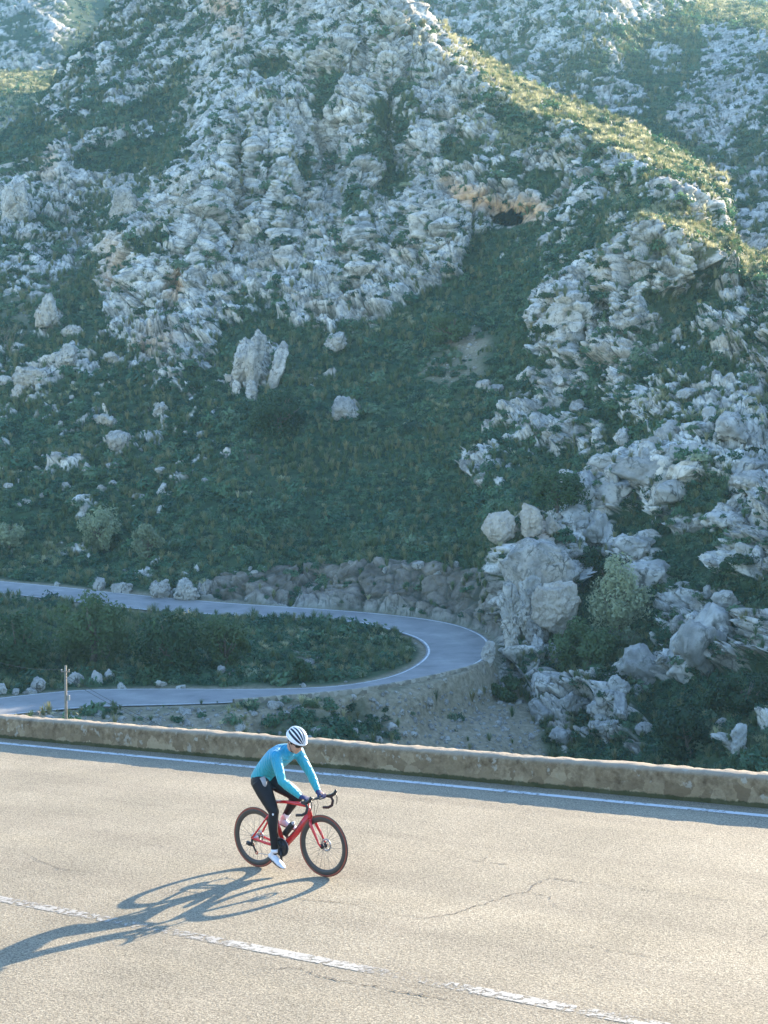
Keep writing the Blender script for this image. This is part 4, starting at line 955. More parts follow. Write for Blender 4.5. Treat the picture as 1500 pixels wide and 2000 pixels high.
# ------------------------------------------------------------------ boulders one can tell apart
def put_boulder(px, py, w, h, label, seed, mat='rock', sub=5, sink=0.3, depth=0.9, cell=1.0, amp=0.36, rot=0.0, strata=0.0, name='boulder', group=None, lift=0.0, tilt=0.0, fwd=0.0):
    p, n0 = main.at(px, py + h * 0.5); m = (p.y) / FPX
    w *= 0.86; h *= 0.92; sink = sink + 0.12; dims = (w * m * 0.5, w * m * 0.5 * depth, h * m * 0.5 / (1 - sink * 0.5))
    me = boulder_mesh(dims, seed, sub, cell, amp, mat, strata=strata)
    o = obj(name, me); d = (p - Vector(CAM)); d.z = 0; d.normalize()
    o.location = p + Vector((0, 0, dims[2] * (1 - sink) + lift)) + d * (dims[1] * 0.25 - fwd)
    o.rotation_euler = (0, math.radians(tilt), rot)
    tag(o, label, 'boulder', group); return o
put_boulder(1012, 1190, 62, 150, 'rough grey pillar of rock carrying the big smooth boulder beside the hairpin', 3, sub=6, sink=0.15, amp=0.30, cell=1.4, depth=1.0)
put_boulder(1052, 1103, 172, 126, 'big smooth rounded grey boulder overhanging the bend of the hairpin', 4, sub=6, sink=0.0, amp=0.20, cell=0.7, depth=0.8, tilt=22, fwd=3.2)
put_boulder(1088, 1172, 92, 104, 'ochre stained rounded boulder wedged under the big smooth one', 6, 'rockwarm', sub=6, sink=0.05, amp=0.22, cell=0.8, tilt=15, fwd=3.0)
put_boulder(993, 1032, 66, 62, 'warm grey knobbly rock perched on top of the outcrop beside the hairpin', 8, 'rockwarm', sub=5, sink=0.1, amp=0.24, cell=1.2, fwd=2.0)
put_boulder(1028, 1022, 44, 66, 'upright warm pinnacle rock crowning the outcrop', 9, 'rockwarm', sub=5, sink=0.1, amp=0.24, cell=1.2, fwd=2.0)
put_boulder(1047, 1042, 34, 34, 'small knob of rock at the foot of the crowning pinnacle', 10, 'rockwarm', sub=5, sink=0.2)
put_boulder(996, 1225, 42, 130, 'tall fluted white rock column right beside the outer road edge', 12, sub=6, sink=0.12, amp=0.40, cell=1.3, strata=0.8)
put_boulder(1022, 1255, 40, 130, 'second fluted white rock column just behind the one at the road edge', 13, sub=6, sink=0.12, amp=0.42, cell=1.4, strata=0.8)
put_boulder(1050, 1285, 38, 90, 'shorter fluted rock at the foot of the white columns', 15, sub=5, sink=0.15, strata=0.6)
put_boulder(953, 1282, 26, 44, 'small upright pale rock standing on the outer edge of the bend', 16, sub=5, sink=0.2)
put_boulder(488, 712, 34, 100, 'tall outer slab of the split crag standing out of the green slope', 18, sub=5, sink=0.2, amp=0.26, strata=0.4, cell=1.2, tilt=14, depth=1.3)
put_boulder(514, 706, 38, 112, 'tallest middle slab of the split crag standing out of the green slope', 19, sub=5, sink=0.2, amp=0.26, strata=0.4, tilt=12, depth=1.3)
put_boulder(543, 714, 36, 84, 'leaning lower slab on the flank of the split crag', 191, sub=5, sink=0.2, amp=0.28, strata=0.4, tilt=20, depth=1.2)
put_boulder(487, 762, 24, 44, 'pointed pale rock just below the split crag', 20, sub=5)
put_boulder(465, 765, 18, 36, 'thin pale tooth of rock below the split crag', 21, sub=5)
put_boulder(236, 868, 52, 36, 'egg shaped white boulder lying alone in the scrub', 22, sub=5, amp=0.22)
put_boulder(206, 812, 58, 34, 'layered flat topped boulder above the egg shaped one', 23, sub=5, strata=0.6)
put_boulder(316, 796, 34, 30, 'tilted block above the layered boulder on the scrub slope', 24, sub=5, rot=0.5)
put_boulder(668, 800, 62, 44, 'broad pale rock half overgrown in the middle of the green bowl', 25, sub=5, amp=0.3)
put_boulder(655, 676, 44, 34, 'knobbly white rock at the top of the green bowl', 26, sub=5)
put_boulder(103, 610, 44, 68, 'tall grey pinnacle rising from the lower shaded slope', 27, sub=5, strata=0.4)
put_boulder(75, 738, 72, 44, 'wide cluster of pale rock under the tall grey pinnacle', 28, sub=5, amp=0.45)
put_boulder(138, 704, 44, 42, 'stubby square rock below the tall grey pinnacle', 29, sub=5)
put_boulder(36, 770, 26, 24, 'rounded pinkish boulder below the wide cluster', 30, 'rockwarm')
put_boulder(140, 640, 40, 24, 'low wide rock next to the tall grey pinnacle', 31)
put_boulder(220, 700, 44, 24, 'row of low pale blocks under the main face', 32)
put_boulder(30, 395, 64, 86, 'massive smooth slab with vertical cracks below the old wall', 33, sub=6, amp=0.25, cell=0.8, strata=0.3)
put_boulder(236, 395, 50, 66, 'isolated jagged crag in the shaded side gully', 34, sub=5, amp=0.42)
put_boulder(361, 1146, 58, 44, 'jagged white crag at the roadside of the upper leg', 35, sub=5, amp=0.45, cell=1.4)
put_boulder(310, 1146, 50, 38, 'broken pale rock beside the jagged roadside crag', 36, sub=5, amp=0.42)
put_boulder(385, 1112, 13, 18, 'small smooth white stone above the jagged roadside crag', 37, amp=0.18)
put_boulder(240, 1142, 40, 28, 'pale rubble block on the roadside of the upper leg', 38)
put_boulder(193, 1142, 32, 22, 'cracked low white rock where the upper leg straightens', 39)
put_boulder(110, 1140, 11, 11, 'single white stone on the verge of the upper leg', 40)
put_boulder(1437, 1440, 32, 62, 'upright white rock alone in dark bushes at the foot of the slope', 41, sub=5)
put_boulder(1185, 1195, 28, 30, 'pale rock showing under the olive tree', 42)
lowrocks = [(75, 1336, 36, 24), (146, 1322, 40, 24), (186, 1322, 26, 26), (216, 1318, 20, 20), (60, 1345, 22, 16), (8, 1345, 20, 22), (235, 1334, 22, 16), (312, 1330, 24, 14), (356, 1336, 22, 10), (30, 1350, 16, 12), (430, 1306, 20, 16), (455, 1316, 22, 12)]
for k, (x, y, w_, h_) in enumerate(lowrocks):
    put_boulder(x, y, w_, h_, 'pale rock along the bank on the inner side of the lower leg', 50 + k, sub=4, sink=0.5, group='rocks along the lower leg')
sl = [(612, 1432, 26, 16), (770, 1418, 24, 18), (690, 1388, 14, 12), (700, 1412, 14, 12), (785, 1388, 12, 10), (740, 1440, 18, 14), (690, 1430, 18, 18), (792, 1432, 12, 12), (835, 1380, 12, 8), (870, 1350, 10, 8), (730, 1462, 30, 18), (600, 1452, 30, 14), (560, 1395, 12, 8), (655, 1395, 12, 10)]
for k, (x, y, w_, h_) in enumerate(sl):
    put_boulder(x, y, w_, h_, 'grey block lying on the scree under the roadside parapet', 70 + k, sub=4, group='blocks on the scree')
gv = [boulder_mesh((1, 0.8, 0.8), 100 + k, 4, 1.1, 0.38) for k in range(7)]
def region_boulders(n, poly, smin, smax, label, group, seed, need_rock=None, sink=0.25):
    rng = np.random.default_rng(seed); xs_ = [q[0] for q in poly]; ys_ = [q[1] for q in poly]; c = 0; t_ = 0
    f = paint_field([(1, poly)], 0, blur=0)
    while c < n and t_ < n * 60:
        t_ += 1; x = rng.uniform(min(xs_), max(xs_)); y = rng.uniform(min(ys_), max(ys_))
        if f(np.array([x]), np.array([y]))[0] < 0.5: continue
        i, j = main.find(x, y)
        if need_rock is not None and (main.rock[i, j] > 0.5) != need_rock: continue
        if main.best[i, j] < 2: continue
        s = smin + (smax - smin) * rng.random() ** 2
        o = obj('boulder', gv[int(rng.integers(0, 7))]); o.location = Vector(main.P[i, j]) + Vector((0, 0, s * 0.25))
        o.scale = (s * rng.uniform(0.8, 1.4), s * rng.uniform(0.8, 1.1), s * rng.uniform(0.7, 1.3)); o.rotation_euler = (rng.uniform(-.3, .3), rng.uniform(-.3, .3), rng.uniform(0, 6.3))
        tag(o, label, 'boulder', group); c += 1
region_boulders(70, [(1110, 930), (1250, 870), (1500, 860), (1500, 1300), (1260, 1340), (1200, 1200)], 0.5, 2.1, 'weathered pale block among the rocks above the dark bushes, right of the olive tree', 'blocks on the lower rock mass', 5, True)
region_boulders(26, [(1045, 1340), (1270, 1350), (1270, 1470), (1060, 1450)], 0.4, 1.3, 'pale tumbled block low on the slope behind the parapet', 'tumbled blocks behind the parapet', 6)
region_boulders(40, [(0, 640), (200, 640), (430, 740), (430, 950), (300, 1000), (0, 1000)], 0.35, 1.0, 'small pale stone scattered in the scrub of the lower slope', 'stones in the lower scrub', 7, False)
region_boulders(34, [(920, 760), (1250, 690), (1500, 760), (1500, 850), (1100, 900), (930, 930)], 0.5, 1.5, 'pale block among scrub on the middle of the rocky spur', 'blocks on the middle spur', 8)
region_boulders(9, [(450, 1105), (960, 1105), (960, 1130), (450, 1135)], 0.25, 0.6, 'pale stone on the lip of the road cutting', 'stones on the cutting', 9)

# ------------------------------------------------------------------ trees and shrubs
def limb_tree(name, px, py, w, h, label, mat, seed, leaf=0.11, n=2600, clumps=26, trunk_h=0.3, group=None, cat='tree', drop=0.5):
    rng = np.random.default_rng(seed); p, n0 = main.at(px, py + h * drop); m = p.y / FPX; W = w * m * 0.5; H = h * m
    root = empty(name, p - Vector((0, 0, 0.2))); tag(root, label, cat, group)
    mb = MB(); top = Vector((rng.uniform(-.1, .1) * W, 0, H * 0.55))
    mb.loft([(0, 0, -0.3), (0.05 * W, 0, H * 0.15), top * 0.6, top], [0.07 * W + 0.08, 0.06 * W + 0.05, 0.05 * W, 0.02 * W], 8)
    for k in range(9):
        a = rng.uniform(0, 6.28); e = Vector((math.cos(a) * W * rng.uniform(.4, .75), math.sin(a) * W * rng.uniform(.4, .75), H * rng.uniform(.45, .9))); s0 = top * rng.uniform(.35, .9)
        mb.loft([s0, (s0 + e) / 2 + Vector((0, 0, -0.05 * H)), e], [0.03 * W, 0.02 * W, 0.006 * W], 6)
    mb.build('trunk', M['bark'], root)
    V, F = leaf_cloud(n, (W, W * 0.9, H * (1 - trunk_h) * 0.62), leaf, rng, dome=False, clumps=clumps)
    V[:, 2] += H * trunk_h + H * (1 - trunk_h) * 0.46
    obj('crown', mesh_np('crown', V, F, [M[mat]], smooth=False), root)
    return root
limb_tree('olive_tree', 1207, 1170, 130, 150, 'pale grey green wild olive tree growing among rocks beside the outcrop', 'olive', 1, n=5200, clumps=34, trunk_h=0.16)
limb_tree('olive_tree', 1232, 1245, 60, 52, 'low yellowish olive bush under the wild olive tree', 'olive', 2, n=1200, clumps=12, trunk_h=0.1)
limb_tree('olive_tree', 200, 1035, 100, 96, 'rounded olive tree above the upper leg, taller of a pair', 'olive', 3, n=3200, clumps=24, trunk_h=0.12)
limb_tree('olive_tree', 290, 1062, 78, 66, 'smaller olive tree right beside the taller rounded one', 'olive', 4, n=2200, clumps=18, trunk_h=0.15)
limb_tree('olive_tree', 24, 1050, 70, 66, 'olive tree at the edge of the photo above the upper leg', 'olive', 5, n=2000, clumps=18, trunk_h=0.12)
limb_tree('evergreen_tree', 545, 805, 150, 90, 'broad dark evergreen thicket in the upper green bowl below the split crag', 'shrub', 6, leaf=0.14, n=4200, clumps=30, trunk_h=0.05)
limb_tree('evergreen_tree', 1150, 1265, 150, 100, 'broad dark evergreen bush below the olive tree', 'shrub', 7, n=4200, clumps=30, trunk_h=0.05)
limb_tree('evergreen_tree', 1060, 975, 110, 100, 'dark evergreen tree growing just above the outcrop', 'shrub', 8, n=3600, clumps=26, trunk_h=0.08)
limb_tree('evergreen_tree', 1160, 1095, 90, 70, 'dark evergreen bush tucked behind the big smooth boulder', 'shrub', 9, n=2600, clumps=18, trunk_h=0.05)
limb_tree('evergreen_tree', 1450, 1350, 150, 90, 'wide dark bush at the foot of the rocks by the edge of the photo', 'shrub', 10, n=3800, clumps=28, trunk_h=0.05)
limb_tree('evergreen_tree', 1345, 1430, 130, 110, 'dense dark bush rising behind the parapet', 'shrub', 11, n=3800, clumps=26, trunk_h=0.05)
limb_tree('evergreen_tree', 985, 1345, 80, 50, 'dark bush on the edge of the scree below the bend', 'shrub', 12, n=1800, clumps=14, trunk_h=0.05)
limb_tree('evergreen_tree', 880, 640, 120, 60, 'dark evergreen mass under the cave in the upper bowl', 'shrub', 13, leaf=0.16, n=2600, clumps=22, trunk_h=0.05)
limb_tree('evergreen_tree', 180, 1225, 170, 140, 'tall bushy evergreen between the two legs of the hairpin', 'shrub', 14, n=5200, clumps=34, trunk_h=0.05)
limb_tree('evergreen_tree', 330, 1256, 150, 118, 'dense rounded evergreen on the island, darkest in the hairpin', 'shrub', 15, n=5200, clumps=34, trunk_h=0.05)
limb_tree('evergreen_tree', 440, 1252, 110, 105, 'bluish green bush next to the darkest evergreen of the island', 'shrub', 16, n=3600, clumps=26, trunk_h=0.05)
limb_tree('evergreen_tree', 585, 1305, 60, 44, 'small round dark bush at the open gravel patch of the island', 'shrub', 17, n=1400, clumps=12, trunk_h=0.05)
limb_tree('evergreen_tree', 40, 1250, 130, 130, 'mixed green thicket on the island where the photo ends', 'shrub', 18, n=4000, clumps=28, trunk_h=0.05)
shr = []
for k in range(6):
    V, F = leaf_cloud(420, (1, 1, 0.85), 0.085, rv, clumps=9 if k % 2 else 0, hollow=0.5); shr.append((mesh_np('shrub', V, F, [M['shrub']], smooth=False)))
sho = []
for k in range(3):
    V, F = leaf_cloud(420, (1, 1, 0.85), 0.085, rv, clumps=9 if k % 2 else 0, hollow=0.5); sho.append((mesh_np('shrub', V, F, [M['olive']], smooth=False)))
def region_shrubs(n, poly, smin, smax, label, group, seed, rock=None, S=main, pale=0.08, crackonly=False):
    rng = np.random.default_rng(seed); xs_ = [q[0] for q in poly]; ys_ = [q[1] for q in poly]; c = 0; t_ = 0
    f = paint_field([(1, poly)], 0, blur=0)
    while c < n and t_ < n * 80:
        t_ += 1; x = rng.uniform(min(xs_), max(xs_)); y = rng.uniform(min(ys_), max(ys_))
        if f(np.array([x]), np.array([y]))[0] < 0.5: continue
        i, j = S.find(x, y)
        if S.best[i, j] < 0.9: continue
        if rock is not None and abs(S.rock[i, j] - rock) > 0.5: continue
        s = smin + (smax - smin) * rng.random() ** 1.6
        lst, lb, gp = (sho, 'pale olive ' , ' (pale)') if rng.random() < pale else (shr, 'dark green ', '')
        o = obj('shrub', lst[int(rng.integers(0, len(lst)))]); o.location = Vector(S.P[i, j]) - Vector((0, 0, 0.15 * s)); o.rotation_euler = (0, 0, rng.uniform(0, 6.28)); o.scale = (s, s * rng.uniform(.8, 1.1), s * rng.uniform(.6, 1.05))
        tag(o, lb + label, 'shrub', ('pale ' if lst is sho else 'dark ') + group); c += 1
FACE = [(230, 470), (340, 340), (480, 160), (640, 30), (820, 0), (980, 170), (870, 340), (890, 500), (740, 630), (430, 630), (300, 700), (220, 620)]
region_shrubs(86, FACE, 0.7, 1.8, 'shrub clinging to cracks of the main pale rock face', 'shrubs on the main face', 1)
region_shrubs(34, [(890, 100), (1000, 170), (1400, 350), (1410, 410), (1200, 390), (1000, 320), (880, 300)], 0.7, 1.5, 'shrub on the sunlit ridge running down above the cave', 'shrubs on the ridge', 2, pale=0.4)
region_shrubs(40, [(1060, 500), (1500, 520), (1500, 860), (1200, 860), (1050, 720)], 0.7, 1.8, 'shrub among the rocks of the upper spur, under the sunlit strips', 'shrubs on the spur', 3)
region_shrubs(34, [(1100, 900), (1500, 870), (1500, 1300), (1250, 1330), (1130, 1050)], 0.5, 1.5, 'shrub wedged between blocks of the lower rock mass', 'shrubs on the lower rock mass', 4)
region_shrubs(26, [(0, 680), (420, 760), (380, 1100), (0, 1110)], 0.7, 1.7, 'shrub on the stony lower slope around the olive trees', 'shrubs on the lower slope', 5, rock=0)
region_shrubs(40, [(470, 1220), (760, 1240), (820, 1265), (810, 1290), (700, 1325), (460, 1335)], 0.35, 1.0, 'shrub on the tip of the island inside the hairpin bend', 'shrubs in the bend', 6, rock=0, pale=0.25)
region_shrubs(22, [(0, 1190), (470, 1215), (460, 1335), (0, 1345)], 0.9, 2.2, 'shrub in the thickets of the island', 'shrubs in the island thickets', 7, rock=0, pale=0.12)
region_shrubs(8, [(660, 1370), (980, 1320), (1030, 1440), (520, 1450), (520, 1390)], 0.3, 0.7, 'shrub rooted in the scree below the bend', 'shrubs on the scree', 8, pale=0.3)
region_shrubs(8, [(920, 20), (1350, 100), (1350, 280), (1150, 200)], 1.0, 2.0, 'shrub on the paler cliff behind the ridge', 'shrubs on the cliff behind', 9, S=back, pale=0.3)
# grass clumps on the outer verge of the lower leg
vg = [(200, 1372, 26, 'wide rounded'), (110, 1384, 13, 'small grey green'), (160, 1378, 14, 'spiky'), (76, 1390, 12, 'short dry'), (320, 1374, 13, 'tan'), (236, 1377, 18, 'flat dark'), (425, 1368, 9, 'tall thin'), (392, 1374, 16, 'dark low')]
for k, (x, y, w_, ad) in enumerate(vg):
    i, j = main.find(x, y + 8); p = Vector(main.P[i, j]); m = p.y / FPX
    o = obj('grass_tuft', grass_src[k % 4]); o.location = p; s = w_ * m * 0.7; o.scale = (s, s, s * 0.9); o.rotation_euler = (0, 0, k * 1.1)
    tag(o, ad + ' grass clump on the outer verge of the lower leg', 'grass clump')
# dead grey bush on the island
def dead_bush(px, py, h, seed, label):
    rng = np.random.default_rng(seed); p, _n = main.at(px, py); m = p.y / FPX; H = h * m; mb = MB()
    def grow(a, d, l, r, lev):
        b = a + d * l; mb.loft([a, (a + b) / 2 + Vector(rng.normal(size=3) * l * .06), b], [r, r * .8, r * .6], 5)
        if lev < 3:
            for _ in range(3): grow(b, (d + Vector(rng.normal(size=3) * .55)).normalized(), l * .68, r * .6, lev + 1)
    for k in range(5):
        grow(Vector((0, 0, 0)), Vector((rng.uniform(-.7, .7), rng.uniform(-.7, .7), 1)).normalized(), H * .4, 0.035, 0)
    o = mb.build('dead_bush', M['wood']); o.location = p; tag(o, label, 'dead bush')
dead_bush(212, 1290, 70, 3, 'bare grey twiggy bush standing out in front of the dark island thicket')
dead_bush(20, 690, 60, 4, 'bare branching dead bush on the shaded lower slope')

# ------------------------------------------------------------------ parapet on the outer side of the lower leg
def roadside_parapet():
    k0 = np.argmin(np.abs(at_height(455, 1373, -18.5)[0] - Eo[:len(Eo) // 2, 0])); k1 = int(np.argmin(np.linalg.norm(Eo - at_height(946, 1293, -17.7), axis=1)))
    line = Eo[k0:k1]; d = Eo[k0:k1] - Ei[k0:k1]; d[:, 2] = 0; d /= np.linalg.norm(d, axis=1, keepdims=True)
    # resample
    L = np.concatenate([[0], np.cumsum(np.linalg.norm(np.diff(line, axis=0), axis=1))]); t = np.arange(0, L[-1], 0.25)
    line = np.stack([np.interp(t, L, line[:, q]) for q in range(3)], -1); d = np.stack([np.interp(t, L, d[:, q]) for q in range(3)], -1)
    fall = np.clip(1 - t / L[-1] * 0.75, 0.3, 1)
    prof = [(0.12, -0.4), (0.12, 0.0), (0.13, 0.35), (0.17, 0.40), (0.42, 0.40), (0.46, 0.34), (0.50, -0.1), (0.6, -1.0)]
    V = np.stack([line + d * a + np.stack([0 * t, 0 * t, np.where(b > 0, b * (0.4 + 0.3 * fall), b * (1.0 if b > -0.5 else 0.9))], -1) for a, b in prof], 1).reshape(-1, 3)
    V += 0.05 * np.stack([fbm(V * 2, 3), fbm(V * 2 + 7, 3), 0.8 * fbm(V * 1.5 + 9, 3)], -1)
    return V, sheet_faces(len(t), len(prof))
V, F = roadside_parapet()
def mat_stone_far():
    m, nt, b = new_mat('ochre_rubble_wall'); tc = nt.nodes.new('ShaderNodeTexCoord'); v = tc.outputs['Object']
    vo = nt.nodes.new('ShaderNodeTexVoronoi'); vo.inputs['Scale'].default_value = 3.0; nt.links.new(v, vo.inputs['Vector'])
    sp = nt.nodes.new('ShaderNodeSeparateColor'); nt.links.new(vo.outputs['Color'], sp.inputs[0])
    r = ramp(nt, sp.outputs[0], [(0, (0.13, 0.115, 0.085)), (0.5, (0.24, 0.21, 0.155)), (1, (0.34, 0.31, 0.25))])
    nt.links.new(r.outputs[0], b.inputs['Base Color']); b.inputs['Roughness'].default_value = 0.95
    bump(nt, b, vo.outputs['Distance'], 0.8, 0.08); return m
M['farwall'] = mat_stone_far()
o = obj('parapet_wall', mesh_np('parapet_wall', V, F, [M['farwall']])); tag(o, 'small ochre stone parapet lining the lower leg of the hairpin', 'wall')

# old road wall with posts, high on the shaded slope
def slope_wall(pts, h, label, posts, thick=2.5, sunk=2.5):
    P = []
    for a, b in zip(pts[:-1], pts[1:]):
        for k in range(6): P.append((a[0] + (b[0] - a[0]) * k / 6, a[1] + (b[1] - a[1]) * k / 6))
    P.append(pts[-1]); W = np.array([np.mean([main.P[main.find(x + dx, y)] for dx in (-12, -6, 0, 6, 12)], axis=0) for x, y in P])
    D = np.array([at_dist(x, y, w_[1] - 6.0) for (x, y), w_ in zip(P, W)])
    root = empty('retaining_wall', Vector(D[0])); tag(root, label, 'wall')
    n = len(D); dv = D - CAM; dv[:, 2] = 0; dv /= np.linalg.norm(dv, axis=1, keepdims=True); rows = []
    for off, z in ((-0.3, -h - sunk), (0, -h), (0, 0), (thick, 0), (thick + .2, -h - sunk)): rows.append(D + dv * off + np.array([0, 0, z]))
    V = np.stack(rows, 1).reshape(-1, 3) - D[0]; V += 0.06 * np.stack([fbm(V, 3), fbm(V + 5, 3), fbm(V + 11, 3)], -1)
    obj('masonry', mesh_np('masonry', V, sheet_faces(n, 5), [M['rock']], smooth=False), root)
    for k in range(posts):
        q = Vector(D[int((k + 0.5) / posts * n)] - D[0]); mb = MB(); mb.box(q + Vector((0, 0.25, 0.3)), (0.22, 0.22, 0.55)); mb.build('post', M['wood'], root, smooth=False)
slope_wall([(-40, 333), (0, 322), (50, 310), (92, 299)], 3.6, 'long plain retaining wall of an old road high on the shaded slope', 0)
slope_wall([(128, 292), (180, 272), (215, 259), (247, 247)], 3.2, 'retaining wall topped with stubby posts next to a rock pinnacle', 7)

# ------------------------------------------------------------------ pole and cables
pb = Vector(at_dist(129.5, 1462, 92.0)); pt = Vector(at_dist(129, 1300, 92.0))
root = empty('utility_pole', pb); tag(root, 'weathered wooden utility pole between the foreground parapet and the hairpin', 'utility pole')
hgt = (pt - pb).length
mb = MB(); mb.loft([(0, 0, -1), (0, 0, hgt * 0.5), (0, 0, hgt)], [0.095, 0.085, 0.07], 12); mb.build('pole', M['wood'], root)
mb = MB(); mb.box((0, -0.11, hgt - 0.35), (0.26, 0.03, 0.035)); mb.build('crossarm', M['wood'], root, smooth=False)
mb = MB(); mb.box((0.17, 0, hgt - 1.95), (0.07, 0.06, 0.16)); mb.build('junction_box', M['metalgrey'], root, smooth=False, bevel=0.01)
for x in (-0.22, 0.22):
    mb = MB(); mb.lathe([(0.0, 0), (0.035, 0.0), (0.045, 0.06), (0.02, 0.10), (0.0, 0.10)], (x, -0.11, hgt - 0.30), 'z', 10); mb.build('insulator', M['metalgrey'], root)
def cable(a, b, sag, label):
    a = Vector(a); b = Vector(b); mb = MB(); n = 16
    mb.loft([a.lerp(b, k / n) - Vector((0, 0, sag * 4 * (k / n) * (1 - k / n))) for k in range(n + 1)], [0.013] * (n + 1), 6)
    o = mb.build('cable', M['cable']); tag(o, label, 'cable')
cable(pt + Vector((-0.22, -0.11, -0.2)), at_dist(-60, 1268, 120.0), 0.5, 'thin cable running from the pole top over the island thicket')
cable(pt + Vector((0.0, -0.1, -0.55)), at_dist(420, 1462, 84.0), 0.25, 'upper of two thin cables dropping from the pole past the lower leg')
cable(pt + Vector((0.0, -0.1, -0.75)), at_dist(402, 1462, 84.0), 0.25, 'lower of two thin cables dropping from the pole past the lower leg')
# ------------------------------------------------------------------ bicycle (x forward, y left, z up, origin under the rear axle)
RC = ground_px(506, 1693.5) - hd * 0.018
def bike_frame(): return Matrix(((hd[0], LAT[0], NRM[0], RC[0]), (hd[1], LAT[1], NRM[1], RC[1]), (hd[2], LAT[2], NRM[2], RC[2]), (0, 0, 0, 1)))
BW = bike_frame()
M['red'] = simple('red_gloss_paint', (0.62, 0.018, 0.022), 0.25, nscale=3, var=0.06, coat=0.6)
M['carbonrim'] = simple('brown_carbon_rim', (0.060, 0.052, 0.043), 0.42, nscale=20, var=0.1)
M['tyre'] = simple('tyre_tread', (0.028, 0.026, 0.025), 0.8)
M['tan'] = simple('tan_sidewall', (0.30, 0.085, 0.05), 0.75)
M['black'] = simple('black_part', (0.018, 0.018, 0.02), 0.4)
M['matt'] = simple('matt_black_tape', (0.035, 0.027, 0.027), 0.75)
M['steel'] = simple('bright_steel', (0.55, 0.55, 0.56), 0.3, 0.9)
M['spoke'] = simple('dark_spoke', (0.10, 0.10, 0.10), 0.4, 0.3)
M['silver'] = simple('silver_plastic', (0.45, 0.45, 0.46), 0.4)
bike = empty('bicycle', mw=BW); tag(bike, 'red road bicycle with deep brown rims ridden along the foreground road', 'bicycle')
R0 = 0.332; RA = (0.0, 0, R0); FA = (0.968, 0, R0); BB = Vector((0.405, 0, 0.268))
HT = Vector((0.758, 0, 0.775)); HBt = Vector((0.805, 0, 0.625)); AX = (HT - HBt).normalized(); ST = Vector((0.245, 0, 0.745))
def wheel(c, nm):
    e = empty(nm); e.parent = bike; e.location = c
    mb = MB(); prof = []
    for k in range(12):
        a = math.radians(-60 + 300 * k / 11 - 90 + 0); 
    cr = 0.0135
    tw = MB(); tw.lathe([(R0 - 0.0135 + cr * math.cos(math.radians(a)), cr * math.sin(math.radians(a))) for a in range(-50, 51, 20)], (0, 0, 0), 'y', 72); tw.build('tread', M['tyre'], e)
    sw = MB()
    for s in (1, -1):
        sw.lathe([(R0 - 0.0135 + cr * math.cos(math.radians(a)), s * cr * math.sin(math.radians(a))) for a in (50, 70, 95, 125, 150)], (0, 0, 0), 'y', 72)
    sw.build('sidewall', M['tan'], e)
    ri = MB(); ri.lathe([(R0 - 0.024, 0.0), (R0 - 0.024, 0.0125), (R0 - 0.034, 0.0138), (R0 - 0.055, 0.012), (R0 - 0.072, 0.006), (R0 - 0.078, 0.0), (R0 - 0.072, -0.006), (R0 - 0.055, -0.012), (R0 - 0.034, -0.0138), (R0 - 0.024, -0.0125)], (0, 0, 0), 'y', 72, closed=True); ri.build('rim', M['carbonrim'], e)
    hb = MB(); hb.lathe([(0, -0.05), (0.012, -0.05), (0.012, -0.036), (0.028, -0.032), (0.028, -0.026), (0.014, -0.02), (0.014, 0.02), (0.026, 0.026), (0.026, 0.032), (0.012, 0.036), (0.012, 0.05), (0, 0.05)], (0, 0, 0), 'y', 20); hb.build('hub', M['black'], e)
    sp = MB()
    for k in range(24):
        a = 2 * math.pi * k / 24; s = 1 if k % 2 else -1; a2 = a + (0.9 if (k // 2) % 2 else -0.9) * 0.9
        p0 = Vector((0.026 * math.cos(a2), s * 0.028, 0.026 * math.sin(a2))); p1 = Vector(((R0 - 0.074) * math.cos(a), 0, (R0 - 0.074) * math.sin(a)))
        sp.loft([p0, p1], [0.0014, 0.0014], 5)
    s_ = sp.build('spokes', M['spoke'], e)
    rt = MB(); rt.lathe([(0.05, -0.001), (0.07, -0.001), (0.07, 0.001), (0.05, 0.001)], (0, 0.042, 0), 'y', 32, closed=True)
    for k in range(5):
        a = 2 * math.pi * k / 5; rt.loft([(0.02 * math.cos(a), 0.042, 0.02 * math.sin(a)), (0.055 * math.cos(a + .3), 0.042, 0.055 * math.sin(a + .3))], [0.004, 0.004], 6)
    rt.build('brake_disc', M['steel'], e)
    return e
wheel(RA, 'rear_wheel'); fw = wheel(FA, 'front_wheel')
